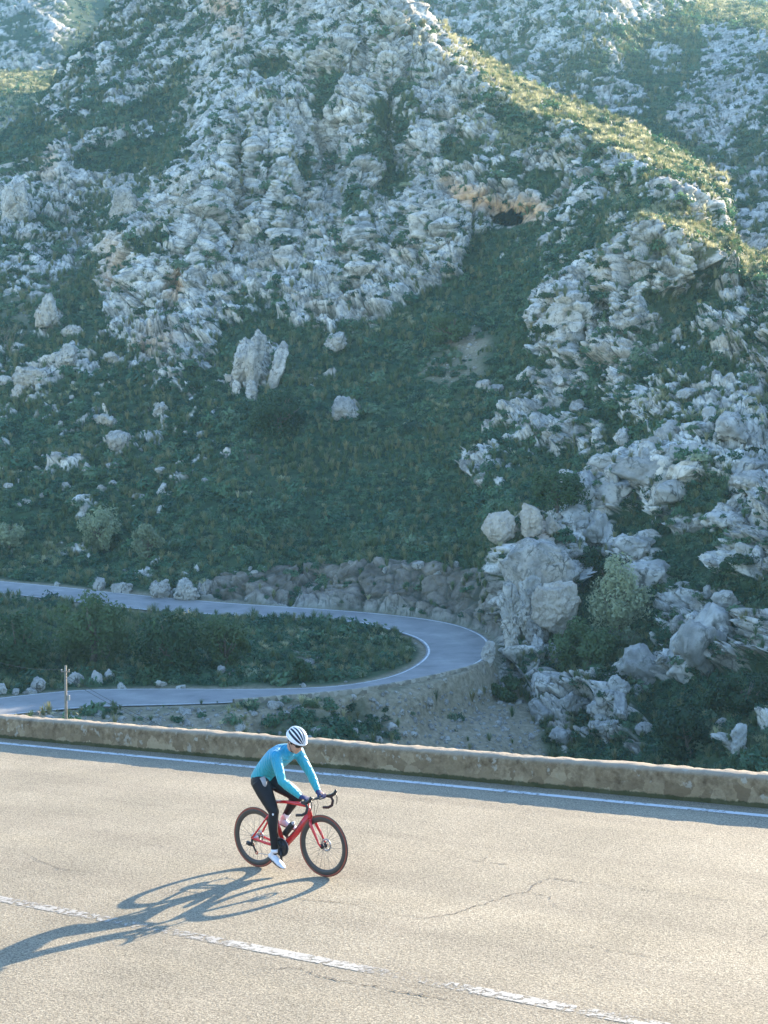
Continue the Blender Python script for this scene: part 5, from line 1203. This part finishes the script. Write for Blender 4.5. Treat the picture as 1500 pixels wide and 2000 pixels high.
# frame
Y_ = (0, 1, 0)
fr = MB()
fr.loft([HBt - AX * 0.012, HT + AX * 0.004], [(0.022, 0.028), (0.02, 0.024)], 16, lat=Y_)
fr.loft([HBt + AX * 0.035 + Vector((-0.01, 0, 0)), (0.60, 0, 0.445), BB + Vector((0.01, 0, 0.012))], [(0.024, 0.034), (0.026, 0.036), (0.034, 0.036)], 18, lat=Y_)
fr.loft([HT - AX * 0.03, (0.5, 0, 0.760), ST], [(0.019, 0.022), (0.016, 0.018), (0.016, 0.018)], 14, lat=Y_)
fr.loft([BB, (0.33, 0, 0.49), ST + Vector((-0.008, 0, 0.02))], [(0.028, 0.026), (0.016, 0.026), (0.016, 0.024)], 14, lat=Y_)
fr.loft([BB + Vector((0, -0.04, 0)), BB + Vector((0, 0.04, 0))], [0.026, 0.026], 16)
for s in (1, -1):
    fr.loft([BB + Vector((-0.01, s * 0.028, -0.004)), (0.2, s * 0.052, 0.292), (0.02, s * 0.066, R0 - 0.004), (-0.012, s * 0.066, R0)], [(0.011, 0.019), (0.010, 0.015), (0.008, 0.013), (0.008, 0.010)], 10, lat=Y_)
    fr.loft([(-0.01, s * 0.066, R0), (0.04, s * 0.062, 0.385), (0.20, s * 0.03, 0.575), (0.276, s * 0.012, 0.64)], [(0.008, 0.011), (0.008, 0.012), (0.008, 0.012), (0.009, 0.014)], 10, lat=Y_)
frame = fr.build('frame', M['red'], bike)
# dark lettering blocks along the down tube
lt = MB(); d0 = Vector((0.71, 0, 0.585)); d1 = Vector((0.50, 0, 0.372))
for s in (1, -1):
    for k in range(9):
        t = 0.10 + 0.80 * k / 8; q = d0.lerp(d1, t); ax = (d1 - d0).normalized(); up = Vector((-ax.z, 0, ax.x))
        for du, hw, hh_ in ((-0.007, 0.0015, 0.011), (0.004, 0.0015, 0.011), (-0.0015, 0.006, 0.0018 if k % 2 else 0.0001)):
            c_ = q + ax * du + Vector((0, s * 0.0262, 0)); R_ = Matrix((ax, (0, 1, 0), up)).transposed(); lt.box(c_, (hw, 0.0012, hh_ + 0.0012), R_)
lt.build('lettering', M['black'], frame, smooth=False)
fk = MB()
fk.loft([HBt - AX * 0.012, HBt - AX * 0.045], [(0.024, 0.027), (0.034, 0.026)], 14, lat=Y_)
for s in (1, -1):
    fk.loft([HBt - AX * 0.03 + Vector((0, s * 0.02, 0)), HBt - AX * 0.07 + Vector((0.006, s * 0.042, 0)), (0.885, s * 0.048, 0.47), (0.945, s * 0.052, 0.36), (FA[0] + 0.003, s * 0.053, R0)], [(0.014, 0.022), (0.012, 0.022), (0.010, 0.018), (0.008, 0.012), (0.008, 0.011)], 12, lat=Y_)
fk.build('fork', M['red'], bike)
mb = MB(); mb.loft([ST + Vector((-0.006, 0, 0.01)), (0.205, 0, 0.875)], [(0.012, 0.017), (0.012, 0.015)], 12, lat=Y_); mb.build('seatpost', M['black'], bike)
mb = MB(); mb.loft([(0.055, 0, 0.905), (0.09, 0, 0.912), (0.16, 0, 0.903), (0.24, 0, 0.905), (0.315, 0, 0.900)], [(0.055, 0.012), (0.07, 0.016), (0.045, 0.018), (0.022, 0.015), (0.014, 0.009)], 16, lat=Y_)
for s in (1, -1): mb.loft([(0.10, s * 0.022, 0.893), (0.17, s * 0.022, 0.876), (0.26, s * 0.018, 0.893)], [0.0035] * 3, 8)
mb.build('saddle', M['black'], bike)
# cockpit
STT = HT + AX * 0.035; CL = Vector((0.855, 0, 0.822))
mb = MB(); mb.loft([HT, HT + AX * 0.045], [0.021, 0.021], 14); mb.loft([STT - Vector((0.01, 0, 0)), CL], [(0.02, 0.018), (0.018, 0.016)], 12, lat=Y_); mb.build('stem', M['black'], bike)
hbm = MB(); hbm.loft([CL + Vector((0, y, 0)) for y in (-0.19, -0.1, 0, 0.1, 0.19)], [(0.015, 0.010)] * 5, 12, lat=(1, 0, 0)); hbar = hbm.build('handlebar', M['black'], bike)
for s in (1, -1):
    tp = MB(); y = s * 0.205
    tp.loft([CL + Vector((0, s * 0.185, 0)), CL + Vector((0.022, y, 0.0)), CL + Vector((0.075, y + s * .004, -0.008)), CL + Vector((0.095, y + s * .006, -0.045)), CL + Vector((0.075, y + s * .01, -0.10)), CL + Vector((0.02, y + s * .014, -0.128)), CL + Vector((-0.055, y + s * .018, -0.135))], [0.0155, 0.016, 0.016, 0.0155, 0.0155, 0.0155, 0.0155], 12)
    tp.build('bar_tape', M['matt'], hbar)
    hd_ = MB(); hd_.loft([CL + Vector((0.045, y, 0.004)), CL + Vector((0.09, y, 0.012)), CL + Vector((0.128, y, 0.034)), CL + Vector((0.146, y, 0.062)), CL + Vector((0.142, y, 0.078))], [(0.016, 0.016), (0.018, 0.02), (0.017, 0.020), (0.015, 0.017), (0.009, 0.010)], 12, lat=Y_)
    h_ = hd_.build('brake_hood', M['black'], hbar)
    lv = MB(); lv.loft([CL + Vector((0.142, y, 0.045)), CL + Vector((0.156, y + s * .004, -0.01)), CL + Vector((0.145, y + s * .01, -0.06)), CL + Vector((0.130, y + s * .014, -0.085))], [(0.008, 0.006), (0.007, 0.005), (0.006, 0.004), (0.005, 0.003)], 8, lat=Y_); lv.build('brake_lever', M['black'], h_)
mb = MB(); mb.box(CL + Vector((0.07, 0, 0.012)), (0.042, 0.025, 0.007), Matrix.Rotation(-0.15, 3, 'Y')); mb.build('bike_computer', M['black'], bike, smooth=False, bevel=0.003)
for s in (1, -1):
    mb = MB(); mb.loft([CL + Vector((0.012, s * 0.04, -0.01)), CL + Vector((0.04, s * 0.03, -0.06)), HBt + Vector((0.055, s * 0.012, 0.02)), HBt + Vector((0.03, s * 0.03, -0.05))], [0.0025] * 4, 6); mb.build('brake_hose', M['black'], bike)
# drivetrain on the right
YR = -0.047
mb = MB()
for rr_, yy in ((0.100, YR - 0.004), (0.074, YR + 0.004)):
    n = 50; pr = []
    mb.lathe([(rr_ - 0.026, yy - 0.0015), (rr_, yy - 0.0015), (rr_, yy + 0.0015), (rr_ - 0.026, yy + 0.0015)], BB, 'y', 60, closed=True)
for k in range(4):
    a = 0.6 + math.pi / 2 * k; mb.loft([BB + Vector((0, YR - .004, 0)), BB + Vector((0.082 * math.cos(a), YR - .002, 0.082 * math.sin(a)))], [(0.016, 0.005), (0.013, 0.005)], 8)
mb.lathe([(0, YR - 0.008), (0.078, YR - 0.005), (0.078, YR)], BB, 'y', 40)
mb.build('chainring', M['black'], bike)
CA = math.radians(-84)
for s, a in ((-1, CA), (1, CA + math.pi)):
    y0 = s * 0.062; e = BB + Vector((0.170 * math.cos(a), s * 0.074, 0.170 * math.sin(a)))
    mb = MB(); mb.loft([BB + Vector((0, s * 0.04, 0)), BB + Vector((0, y0, 0))], [0.016, 0.018], 12); mb.loft([BB + Vector((0, y0, 0)), e], [(0.018, 0.008), (0.012, 0.006)], 10); mb.build('crank_arm', M['black'], bike)
    mb = MB(); mb.loft([e, e + Vector((0, s * 0.065, 0))], [0.007, 0.007], 8); mb.box(e + Vector((0.004, s * 0.042, 0.0)), (0.036, 0.028, 0.008)); mb.build('pedal', M['black'], bike, smooth=False)
mb = MB()
for k in range(9): mb.lathe([(0.012, 0), (0.052 - 0.0035 * k, 0), (0.052 - 0.0035 * k, 0.0022), (0.012, 0.0022)], (0, -0.022 - 0.0042 * k, R0), 'y', 36, closed=True)
mb.build('cassette', M['steel'], bike)
mb = MB(); mb.loft([(0.0, -0.07, R0 - 0.01), (0.0, -0.078, R0 - 0.045), (-0.012, -0.074, R0 - 0.08)], [(0.012, 0.016), (0.014, 0.018), (0.012, 0.016)], 10)
mb.box((-0.045, -0.08, R0 - 0.058), (0.026, 0.014, 0.018), Matrix.Rotation(0.3, 3, 'Y'))
mb.loft([(-0.012, -0.052, R0 - 0.08), (0.035, -0.05, R0 - 0.155)], [(0.006, 0.014), (0.005, 0.013)], 8, lat=Y_)
rd = mb.build('rear_derailleur', M['black'], bike)
mb = MB()
for c_ in ((-0.008, -0.05, R0 - 0.078), (0.038, -0.05, R0 - 0.158)): mb.lathe([(0.010, -0.003), (0.021, -0.003), (0.021, 0.003), (0.010, 0.003)], c_, 'y', 24, closed=True)
mb.build('jockey_wheel', M['tan'], rd)
ch = MB(); yy = -0.045
top0 = BB + Vector((0.0, yy, 0.100)); pts = [Vector((-0.02, yy, R0 + 0.036)), Vector((0.0, yy, R0 + 0.042)), top0]
for k in range(1, 12):
    a = math.pi / 2 - math.pi * k / 11; pts.append(BB + Vector((0.100 * math.cos(a), yy, 0.100 * math.sin(a))))
pts += [Vector((0.055, yy - .004, R0 - 0.165)), Vector((0.030, yy - .005, R0 - 0.178)), Vector((0.012, yy - .005, R0 - 0.115)), Vector((-0.028, yy, R0 - 0.070)), Vector((-0.042, yy, R0)), Vector((-0.02, yy, R0 + 0.036))]
ch.loft(pts, [(0.003, 0.0035)] * len(pts), 6, cap=False); ch.build('chain', M['metalgrey'], bike)
# bottle and cages
ax = (Vector((0.71, 0, 0.585)) - Vector((0.50, 0, 0.372))).normalized(); up = Vector((-ax.z, 0, ax.x))
bp = Vector((0.475, 0, 0.352)) + up * 0.075
cg = MB()
for s in (1, -1): cg.loft([bp + ax * 0.0 + Vector((0, s * 0.036, 0)), bp + ax * 0.06 + Vector((0, s * 0.039, 0)) + up * 0.01, bp + ax * 0.12 - up * 0.03 + Vector((0, s * 0.02, 0))], [0.004] * 3, 8)
cg.loft([bp - ax * 0.006 - up * 0.036, bp - ax * 0.006 + up * 0.036], [0.008, 0.008], 8); cg.build('bottle_cage', M['black'], bike)
bt = MB(); bt.loft([bp, bp + ax * 0.01, bp + ax * 0.10, bp + ax * 0.115, bp + ax * 0.13, bp + ax * 0.165, bp + ax * 0.172, bp + ax * 0.178], [0.030, 0.036, 0.036, 0.032, 0.036, 0.034, 0.03, 0.02], 20)
bo = bt.build('water_bottle', M['black']); bo.matrix_world = BW; tag(bo, 'black water bottle in the cage of the red bicycle', 'bottle')
cp = MB(); cp.loft([bp + ax * 0.178, bp + ax * 0.188, bp + ax * 0.19, bp + ax * 0.205], [0.022, 0.02, 0.011, 0.012], 14); cp.build('cap', M['silver'], bo)
# ------------------------------------------------------------------ rider (same axes as the bicycle)
M['skin'] = simple('skin', (0.50, 0.27, 0.18), 0.55, nscale=25, var=0.08)
def mat_jersey():
    m, nt, b = new_mat('turquoise_jersey'); tc = nt.nodes.new('ShaderNodeTexCoord'); v = tc.outputs['Object']
    sx = nt.nodes.new('ShaderNodeSeparateXYZ'); nt.links.new(v, sx.inputs[0])
    r = ramp(nt, math_(nt, 'SUBTRACT', sx.outputs[2], 0.6), [(0.40, (0.030, 0.37, 0.41)), (0.72, (0.010, 0.285, 0.46))])
    nt.links.new(r.outputs[0], b.inputs['Base Color']); b.inputs['Roughness'].default_value = 0.55; b.inputs['Sheen Weight'].default_value = 0.1
    n = noise(nt, 16, 4, 0.6, vec=v)
    w_ = nt.nodes.new('ShaderNodeTexWave'); w_.wave_type = 'BANDS'; w_.inputs['Scale'].default_value = 9; w_.inputs['Distortion'].default_value = 6; w_.inputs['Detail'].default_value = 2; nt.links.new(v, w_.inputs['Vector'])
    bump(nt, b, math_(nt, 'ADD', n.outputs['Fac'], math_(nt, 'MULTIPLY', w_.outputs['Fac'], 0.5)), 0.7, 0.02); return m
M['jersey'] = mat_jersey()
M['tights'] = simple('black_tights', (0.011, 0.011, 0.013), 0.6, nscale=18, var=0.15, spec=0.35)
M['panel'] = simple('grey_panel', (0.34, 0.33, 0.34), 0.6)
M['glove'] = simple('navy_glove', (0.028, 0.035, 0.115), 0.7, nscale=40, var=0.3)
M['white'] = simple('white_gloss', (0.80, 0.80, 0.82), 0.3, nscale=10, var=0.04)
M['shoe'] = simple('white_shoe', (0.72, 0.73, 0.76), 0.4, nscale=40, var=0.06)
M['sole'] = simple('black_sole', (0.02, 0.02, 0.02), 0.5)
M['lens'] = simple('dark_lens', (0.01, 0.01, 0.012), 0.12)
M['vent'] = simple('helmet_vent', (0.012, 0.014, 0.028), 0.7)
M['hair'] = simple('dark_hair', (0.02, 0.014, 0.01), 0.8)
V3 = Vector
hipR, hipL = V3((0.175, -0.085, 0.965)), V3((0.185, 0.085, 0.975))
kneeR, kneeL = V3((0.372, -0.105, 0.665)), V3((0.545, 0.105, 0.800))
ankR, ankL = V3((0.365, -0.118, 0.225)), V3((0.320, 0.118, 0.555))
shR, shL = V3((0.500, -0.175, 1.285)), V3((0.515, 0.175, 1.275))
elR, elL = V3((0.600, -0.205, 1.030)), V3((0.640, 0.225, 1.035))
wrR, wrL = V3((0.785, -0.125, 0.862)), V3((0.800, 0.150, 0.866))
neck = V3((0.560, 0, 1.335)); HCN = V3((0.655, -0.005, 1.430))
HF = V3((0.80, -0.14, -0.58)).normalized(); HL = V3((0.14, 1, 0)).normalized(); HL = (HL - HF * HF.dot(HL)).normalized(); HU = HF.cross(HL).normalized()
HR_ = Matrix((HF, HL, HU)).transposed()
def hp(f, l, u): return HCN + HF * f + HL * l + HU * u
TOR = [(V3((0.120, 0, 0.955)), (0.150, 0.105)), (V3((0.150, 0, 1.020)), (0.148, 0.112)), (V3((0.200, 0, 1.090)), (0.138, 0.108)), (V3((0.280, 0, 1.165)), (0.146, 0.112)), (V3((0.370, 0, 1.235)), (0.168, 0.118)), (V3((0.455, 0, 1.285)), (0.178, 0.110)), (V3((0.515, 0, 1.315)), (0.125, 0.085)), (V3((0.550, 0, 1.335)), (0.068, 0.064))]
def torso(mb, i0, i1, g): 
    t = TOR[i0:i1]; mb.loft([a for a, r in t], [(r[0] + g, r[1] + g) for a, r in t], 24, lat=(0, 1, 0))
def arm(mb, sh, el, wr, g, hand=True):
    mb.ell(sh, (0.068 + g,) * 3); mb.loft([V3((0.47, sh.y * 0.55, 1.29)), sh], [0.085 + g, 0.068 + g], 16)
    m1 = sh.lerp(el, 0.4); m2 = el.lerp(wr, 0.3)
    mb.loft([sh, m1, el, m2, el.lerp(wr, 0.7), wr], [0.062 + g, 0.055 + g, 0.044 + g, 0.046 + g, 0.036 + g, 0.028 + g], 18); mb.ell(el, (0.044 + g,) * 3)
def leg(mb, hip, kn, an, g):
    mb.ell(hip, (0.105 + g, 0.085 + g, 0.105 + g)); back = V3((-0.012, 0, 0))
    mb.loft([hip, hip.lerp(kn, 0.3), hip.lerp(kn, 0.7), kn], [0.098 + g, 0.092 + g, 0.072 + g, 0.056 + g], 20); mb.ell(kn, (0.057 + g,) * 3)
    d = (an - kn).normalized(); bk = V3((-d.z, 0, d.x)); bk = bk if bk.x < 0 else -bk
    mb.loft([kn, kn.lerp(an, 0.28) + bk * 0.016, kn.lerp(an, 0.6) + bk * 0.008, an], [0.053 + g, 0.056 + g, 0.042 + g, 0.032 + g], 18); mb.ell(an, (0.034 + g,) * 3)
# body: one continuous skin, head included
b = MB(); torso(b, 0, 8, -0.012)
for a in ((shR, elR, wrR), (shL, elL, wrL)): arm(b, *a, -0.010)
for a in ((hipR, kneeR, ankR), (hipL, kneeL, ankL)): leg(b, *a, -0.010)
b.loft([V3((0.53, 0, 1.315)), neck + V3((0.02, 0, 0.02)), hp(-0.03, 0, -0.06), hp(-0.02, 0, 0.0)], [0.066, 0.056, 0.056, 0.06], 18)
b.ell(hp(-0.012, 0, 0.035), (0.098, 0.076, 0.092), HR_); b.ell(hp(0.030, 0, -0.055), (0.058, 0.054, 0.062), HR_); b.ell(hp(0.055, 0, -0.098), (0.026, 0.028, 0.022), HR_)
b.ell(hp(0.045, 0, -0.02), (0.045, 0.058, 0.045), HR_)
b.loft([hp(0.082, 0, 0.012), hp(0.108, 0, -0.038), hp(0.096, 0, -0.046)], [0.009, 0.014, 0.010], 10)
b.ell(hp(0.083, 0, -0.072), (0.010, 0.022, 0.007), HR_); b.ell(hp(0.081, 0, -0.082), (0.010, 0.019, 0.007), HR_)
for s in (1, -1):
    b.ell(hp(-0.012, s * 0.079, -0.012), (0.019, 0.008, 0.032), HR_)
    b.ell(hp(0.078, s * 0.030, 0.006), (0.010, 0.012, 0.008), HR_)
for wr, an, s in ((wrR, ankR, -1), (wrL, ankL, 1)):
    b.ell(wr + V3((0.045, -s * 0.01, -0.012)), (0.042, 0.036, 0.016))
    Rf = Matrix.Rotation(0.42 if s < 0 else 0.12, 3, 'Y'); fq = lambda x, y, z: an + Rf @ V3((x, y, z))
    b.loft([an, fq(0, 0, -0.03), fq(0.03, 0, -0.055), fq(0.12, 0, -0.078)], [0.024, 0.026, 0.022, 0.014], 12)
person = remeshed(b, 'person', M['skin'], None, 0.0075, 5); person.matrix_world = BW
tag(person, 'cyclist in turquoise jersey, black tights and white helmet riding the red bicycle', 'person')
# clothing
j = MB(); torso(j, 1, 8, 0.004)
for a in ((shR, elR, wrR), (shL, elL, wrL)): arm(j, *a, 0.003)
j.loft([V3((0.54, 0, 1.325)), V3((0.578, 0, 1.352))], [0.070, 0.062], 18)
j.ell(V3((0.135, 0, 1.02)), (0.118, 0.146, 0.095), Matrix.Rotation(-0.3, 3, 'Y'))
jersey = remeshed(j, 'jersey', M['jersey'], person, 0.0075, 4)
t = MB(); torso(t, 0, 2, 0.0)
for a in ((hipR, kneeR, ankR), (hipL, kneeL, ankL)): leg(t, *a, 0.002)
t.ell(V3((0.13, 0, 0.955)), (0.118, 0.145, 0.095))
tights = remeshed(t, 'tights', M['tights'], person, 0.0075, 4)
pn = MB()
pn.loft([hipR + V3((0.085, -0.055, 0.075)), hipR + V3((0.112, -0.05, 0.0)), hipR + V3((0.105, -0.045, -0.06))], [(0.03, 0.010), (0.024, 0.010), (0.006, 0.008)], 10)
pn.build('hip_panel', M['panel'], tights)
pn = MB(); sd = (kneeL - hipL).normalized(); pu = V3((-sd.z, 0, sd.x)); pu = pu if pu.z > 0 else -pu
pn.loft([hipL.lerp(kneeL, 0.45) + pu * 0.078 + V3((0, 0.03, 0)), hipL.lerp(kneeL, 0.75) + pu * 0.066 + V3((0, 0.03, 0)), kneeL + pu * 0.048 + sd * 0.03 + V3((0, .02, 0))], [(0.022, 0.010), (0.024, 0.010), (0.014, 0.008)], 10, lat=(0, 1, 0)); pn.build('thigh_panel', M['panel'], tights)
pn = MB(); pn.box(kneeR + V3((0.022, -0.046, -0.015)), (0.02, 0.006, 0.010), Matrix.Rotation(0.35, 3, 'Y') @ Matrix.Rotation(-0.35, 3, 'Z')); pn.build('knee_patch', M['white'], tights, smooth=False, bevel=0.002)
# gloves: palm, four curled fingers and a thumb closed over the bar tops
for wr, s in ((wrR, -1), (wrL, 1)):
    g = MB(); yb = wr.y - s * 0.012; kx = 0.862
    g.loft([wr + V3((-0.012, 0, 0.006)), wr + V3((0.02, -s * 0.004, 0)), V3((0.832, yb, 0.858)), V3((kx, yb, 0.850))], [(0.031, 0.030), (0.033, 0.024), (0.042, 0.019), (0.042, 0.013)], 16, lat=(0, 1, 0))
    for k in range(4):
        y = yb + (k - 1.5) * 0.0205; L_ = (0.92, 1.0, 0.97, 0.82)[k if s < 0 else 3 - k]
        g.loft([V3((kx - 0.006, y, 0.852)), V3((kx + 0.014 * L_ + 0.004, y, 0.846)), V3((kx + 0.021 * L_ + 0.002, y, 0.824)), V3((kx + 0.008, y, 0.804)), V3((kx - 0.014, y, 0.802 + 0.004 * k))], [0.0108, 0.0104, 0.0098, 0.0092, 0.0080], 10)
    ty = yb - s * 0.040
    g.loft([wr + V3((0.022, -s * 0.022, -0.006)), V3((0.835, ty + s * 0.006, 0.842)), V3((0.856, ty - s * 0.006, 0.812)), V3((0.872, ty - s * 0.008, 0.803))], [0.014, 0.0128, 0.0112, 0.0090], 10)
    gl = remeshed(g, 'glove', M['glove'], person, 0.0036, 2)
# shoes
for an, pitch_, s in ((ankR, 0.42, -1), (ankL, 0.12, 1)):
    R_ = Matrix.Rotation(pitch_, 3, 'Y'); o3 = an + V3((0.0, 0, 0.0))
    def q(x, y, z): return o3 + R_ @ V3((x, y, z))
    sh = MB(); sh.loft([q(-0.055, 0, -0.045), q(-0.045, 0, -0.055), q(0, 0, -0.052), q(0.06, 0, -0.066), q(0.12, 0, -0.078), q(0.17, 0, -0.086), q(0.192, 0, -0.088)], [(0.014, 0.016), (0.031, 0.032), (0.036, 0.042), (0.042, 0.031), (0.046, 0.023), (0.036, 0.015), (0.014, 0.008)], 18, lat=(0, 1, 0))
    sh.loft([q(-0.008, 0, -0.06), q(-0.006, 0, -0.005), q(-0.006, 0, 0.012)], [0.036, 0.037, 0.036], 16)
    so_ = remeshed(sh, 'shoe', M['shoe'], person, 0.005, 3)
    sl_ = MB(); sl_.loft([q(-0.05, 0, -0.082), q(0.0, 0, -0.092), q(0.08, 0, -0.098), q(0.15, 0, -0.101), q(0.188, 0, -0.096)], [(0.026, 0.008), (0.03, 0.007), (0.04, 0.007), (0.04, 0.006), (0.016, 0.005)], 12, lat=(0, 1, 0)); sl_.build('sole', M['sole'], so_)
    st = MB()
    for x in (0.05, 0.085, 0.12): st.loft([q(x, s * 0.042, -0.075), q(x + 0.01, s * 0.028, -0.046 - x * 0.18), q(x + 0.012, -s * 0.01, -0.036 - x * 0.20)], [(0.006, 0.003)] * 3, 8)
    st.build('strap', M['panel'], so_)
    so2 = MB(); so2.loft([an + V3((0, 0, -0.005)), an + (kneeR - ankR if s < 0 else kneeL - ankL).normalized() * (0.035 if s < 0 else 0.07)], [0.037, 0.039], 16); so2.build('sock', M['white'], person)
# helmet, straps, glasses, hair
h = MB(); RX, RY, RZ = 0.132, 0.097, 0.112
def hel(a, t, k=1.0):
    a = math.radians(a); t = math.radians(t)
    return hp(-0.012 + RX * k * math.cos(t), RY * k * math.sin(t) * math.sin(a), 0.042 + RZ * k * math.sin(t) * math.cos(a))
V = []; F = []
na_, nt_ = 22, 22
for i in range(na_ + 1):
    for jx in range(nt_ + 1): V.append(hel(-90 + 180 * i / na_, 180 * jx / nt_, 0.95))
for i in range(na_):
    for jx in range(nt_): F.append((i * (nt_ + 1) + jx, i * (nt_ + 1) + jx + 1, (i + 1) * (nt_ + 1) + jx + 1, (i + 1) * (nt_ + 1) + jx))
h.add(V, F); helmet = h.build('helmet', M['vent'], person)
sd_ = helmet.modifiers.new('solid', 'SOLIDIFY'); sd_.thickness = 0.012; sd_.offset = 1
rb = MB()
for a, wd in ((-82, 6), (-54, 3.2), (-32, 2.8), (-11, 2.5), (11, 2.5), (32, 2.8), (54, 3.2), (82, 6)):
    V = []; F = []; n = 26
    for jx in range(n + 1):
        tt = 5 + 168 * jx / n
        wv = wd * (1 + 0.5 * math.cos(math.radians(2 * tt)) ** 2)
        for da, k in ((-wv, 0.945), (-wv, 1.03), (-wv * 0.4, 1.055), (wv * 0.4, 1.055), (wv, 1.03), (wv, 0.945)): V.append(hel(a + da, tt, k))
    for jx in range(n):
        for c_ in range(5): F.append((jx * 6 + c_, jx * 6 + c_ + 1, (jx + 1) * 6 + c_ + 1, (jx + 1) * 6 + c_))
    rb.add(V, F)
rb.build('shell', M['white'], helmet)
rm = MB(); pts = []
for k in range(41):
    a = 2 * math.pi * k / 40; pts.append(hp(-0.012 + RX * 1.0 * math.cos(a), RY * 1.0 * math.sin(a), 0.040 + 0.012 * math.cos(a) - 0.010 * abs(math.sin(a)) ** 2))
rm.loft(pts, [(0.010, 0.008)] * 41, 10, cap=False); rm.build('brim', M['white'], helmet)
sp = MB()
for s in (1, -1):
    sp.loft([hp(0.015, s * 0.086, 0.03), hp(0.000, s * 0.083, -0.03), hp(0.035, s * 0.045, -0.108), hp(0.042, 0, -0.118)], [(0.006, 0.003)] * 4, 8); sp.loft([hp(-0.06, s * 0.078, 0.03), hp(-0.035, s * 0.082, -0.01), hp(0.0, s * 0.083, -0.03)], [(0.006, 0.003)] * 3, 8)
sp.build('chin_strap', M['black'], helmet)
gs = MB()
for s in (1, -1):
    gs.ell(hp(0.080, s * 0.033, 0.002), (0.012, 0.032, 0.021), Matrix((HF, HL, HU)).transposed() @ Matrix.Rotation(s * 0.45, 3, 'Z'))
    gs.loft([hp(0.070, s * 0.064, 0.008), hp(0.02, s * 0.083, 0.008), hp(-0.03, s * 0.082, 0.0)], [(0.004, 0.006)] * 3, 8)
gs.loft([hp(0.092, 0.02, 0.01), hp(0.092, -0.02, 0.01)], [0.005] * 2, 8)
gs.build('sunglasses', M['lens'], person)
hr = MB(); hr.ell(hp(-0.030, 0, 0.012), (0.086, 0.0775, 0.075), HR_); hr.ell(hp(-0.062, 0, -0.020), (0.042, 0.058, 0.048), HR_); hr.build('hair', M['hair'], person)
# ------------------------------------------------------------------ camera, light, air
cam = bpy.data.cameras.new('camera'); co = bpy.data.objects.new('camera', cam); C.objects.link(co)
co.location = CAM; co.rotation_euler = (math.pi / 2 - PITCH, 0, 0)
cam.sensor_fit = 'VERTICAL'; cam.sensor_height = 36; cam.lens = 36 * FPX / 2000; cam.clip_start = 0.5; cam.clip_end = 4000
bpy.context.scene.camera = co
w = bpy.data.worlds.new('World'); bpy.context.scene.world = w; w.use_nodes = True
nt = w.node_tree; bg = nt.nodes['Background']
sky = nt.nodes.new('ShaderNodeTexSky'); sky.sky_type = 'NISHITA'; sky.sun_disc = False
sky.sun_elevation = EL; sky.sun_rotation = AZ; sky.altitude = 300; sky.air_density = 1.0; sky.dust_density = 0.3; sky.ozone_density = 2.5
tint = nt.nodes.new('ShaderNodeMix'); tint.data_type = 'RGBA'; tint.blend_type = 'MULTIPLY'; tint.inputs[0].default_value = 1; tint.inputs[7].default_value = (0.93, 1.0, 1.07, 1); nt.links.new(sky.outputs[0], tint.inputs[6]); nt.links.new(tint.outputs[2], bg.inputs['Color']); bg.inputs['Strength'].default_value = 0.15
sl = bpy.data.lights.new('sun', 'SUN'); so = bpy.data.objects.new('sun', sl); C.objects.link(so)
sl.energy = 5.0; sl.angle = math.radians(0.5); sl.color = (1.0, 0.84, 0.62)
sdir = Vector((math.sin(AZ) * math.cos(EL), math.cos(AZ) * math.cos(EL), math.sin(EL)))
so.rotation_euler = sdir.to_track_quat('Z', 'Y').to_euler()
# the air of the valley
mb = MB(); mb.box((60, 560, 120), (700, 640, 190))
hm, hnt, hb = new_mat('valley_air')
hnt.nodes.remove(hb)
pv = hnt.nodes.new('ShaderNodeVolumePrincipled'); pv.inputs['Density'].default_value = HAZE; pv.inputs['Color'].default_value = (0.5, 0.88, 1.0, 1); pv.inputs['Anisotropy'].default_value = 0.0
for _n in ('Density Attribute', 'Color Attribute', 'Temperature Attribute'): pv.inputs[_n].default_value = ''
hnt.links.new(pv.outputs[0], hnt.nodes['Material Output'].inputs['Volume'])
if HAZE > 0:
    hz = mb.build('haze', hm, smooth=False); tag(hz, 'thin bluish haze hanging over the valley', kind='stuff')
sc = bpy.context.scene
sc.view_settings.view_transform = 'Standard'; sc.view_settings.look = 'None'; sc.view_settings.gamma = 1; sc.view_settings.exposure = EXPO
sc.cycles.use_denoising = DEN; sc.cycles.max_bounces = 6; sc.cycles.diffuse_bounces = 3; sc.cycles.glossy_bounces = 2; sc.cycles.transmission_bounces = 3; sc.cycles.volume_bounces = 0; sc.cycles.transparent_max_bounces = 8
sc.cycles.volume_step_rate = 4
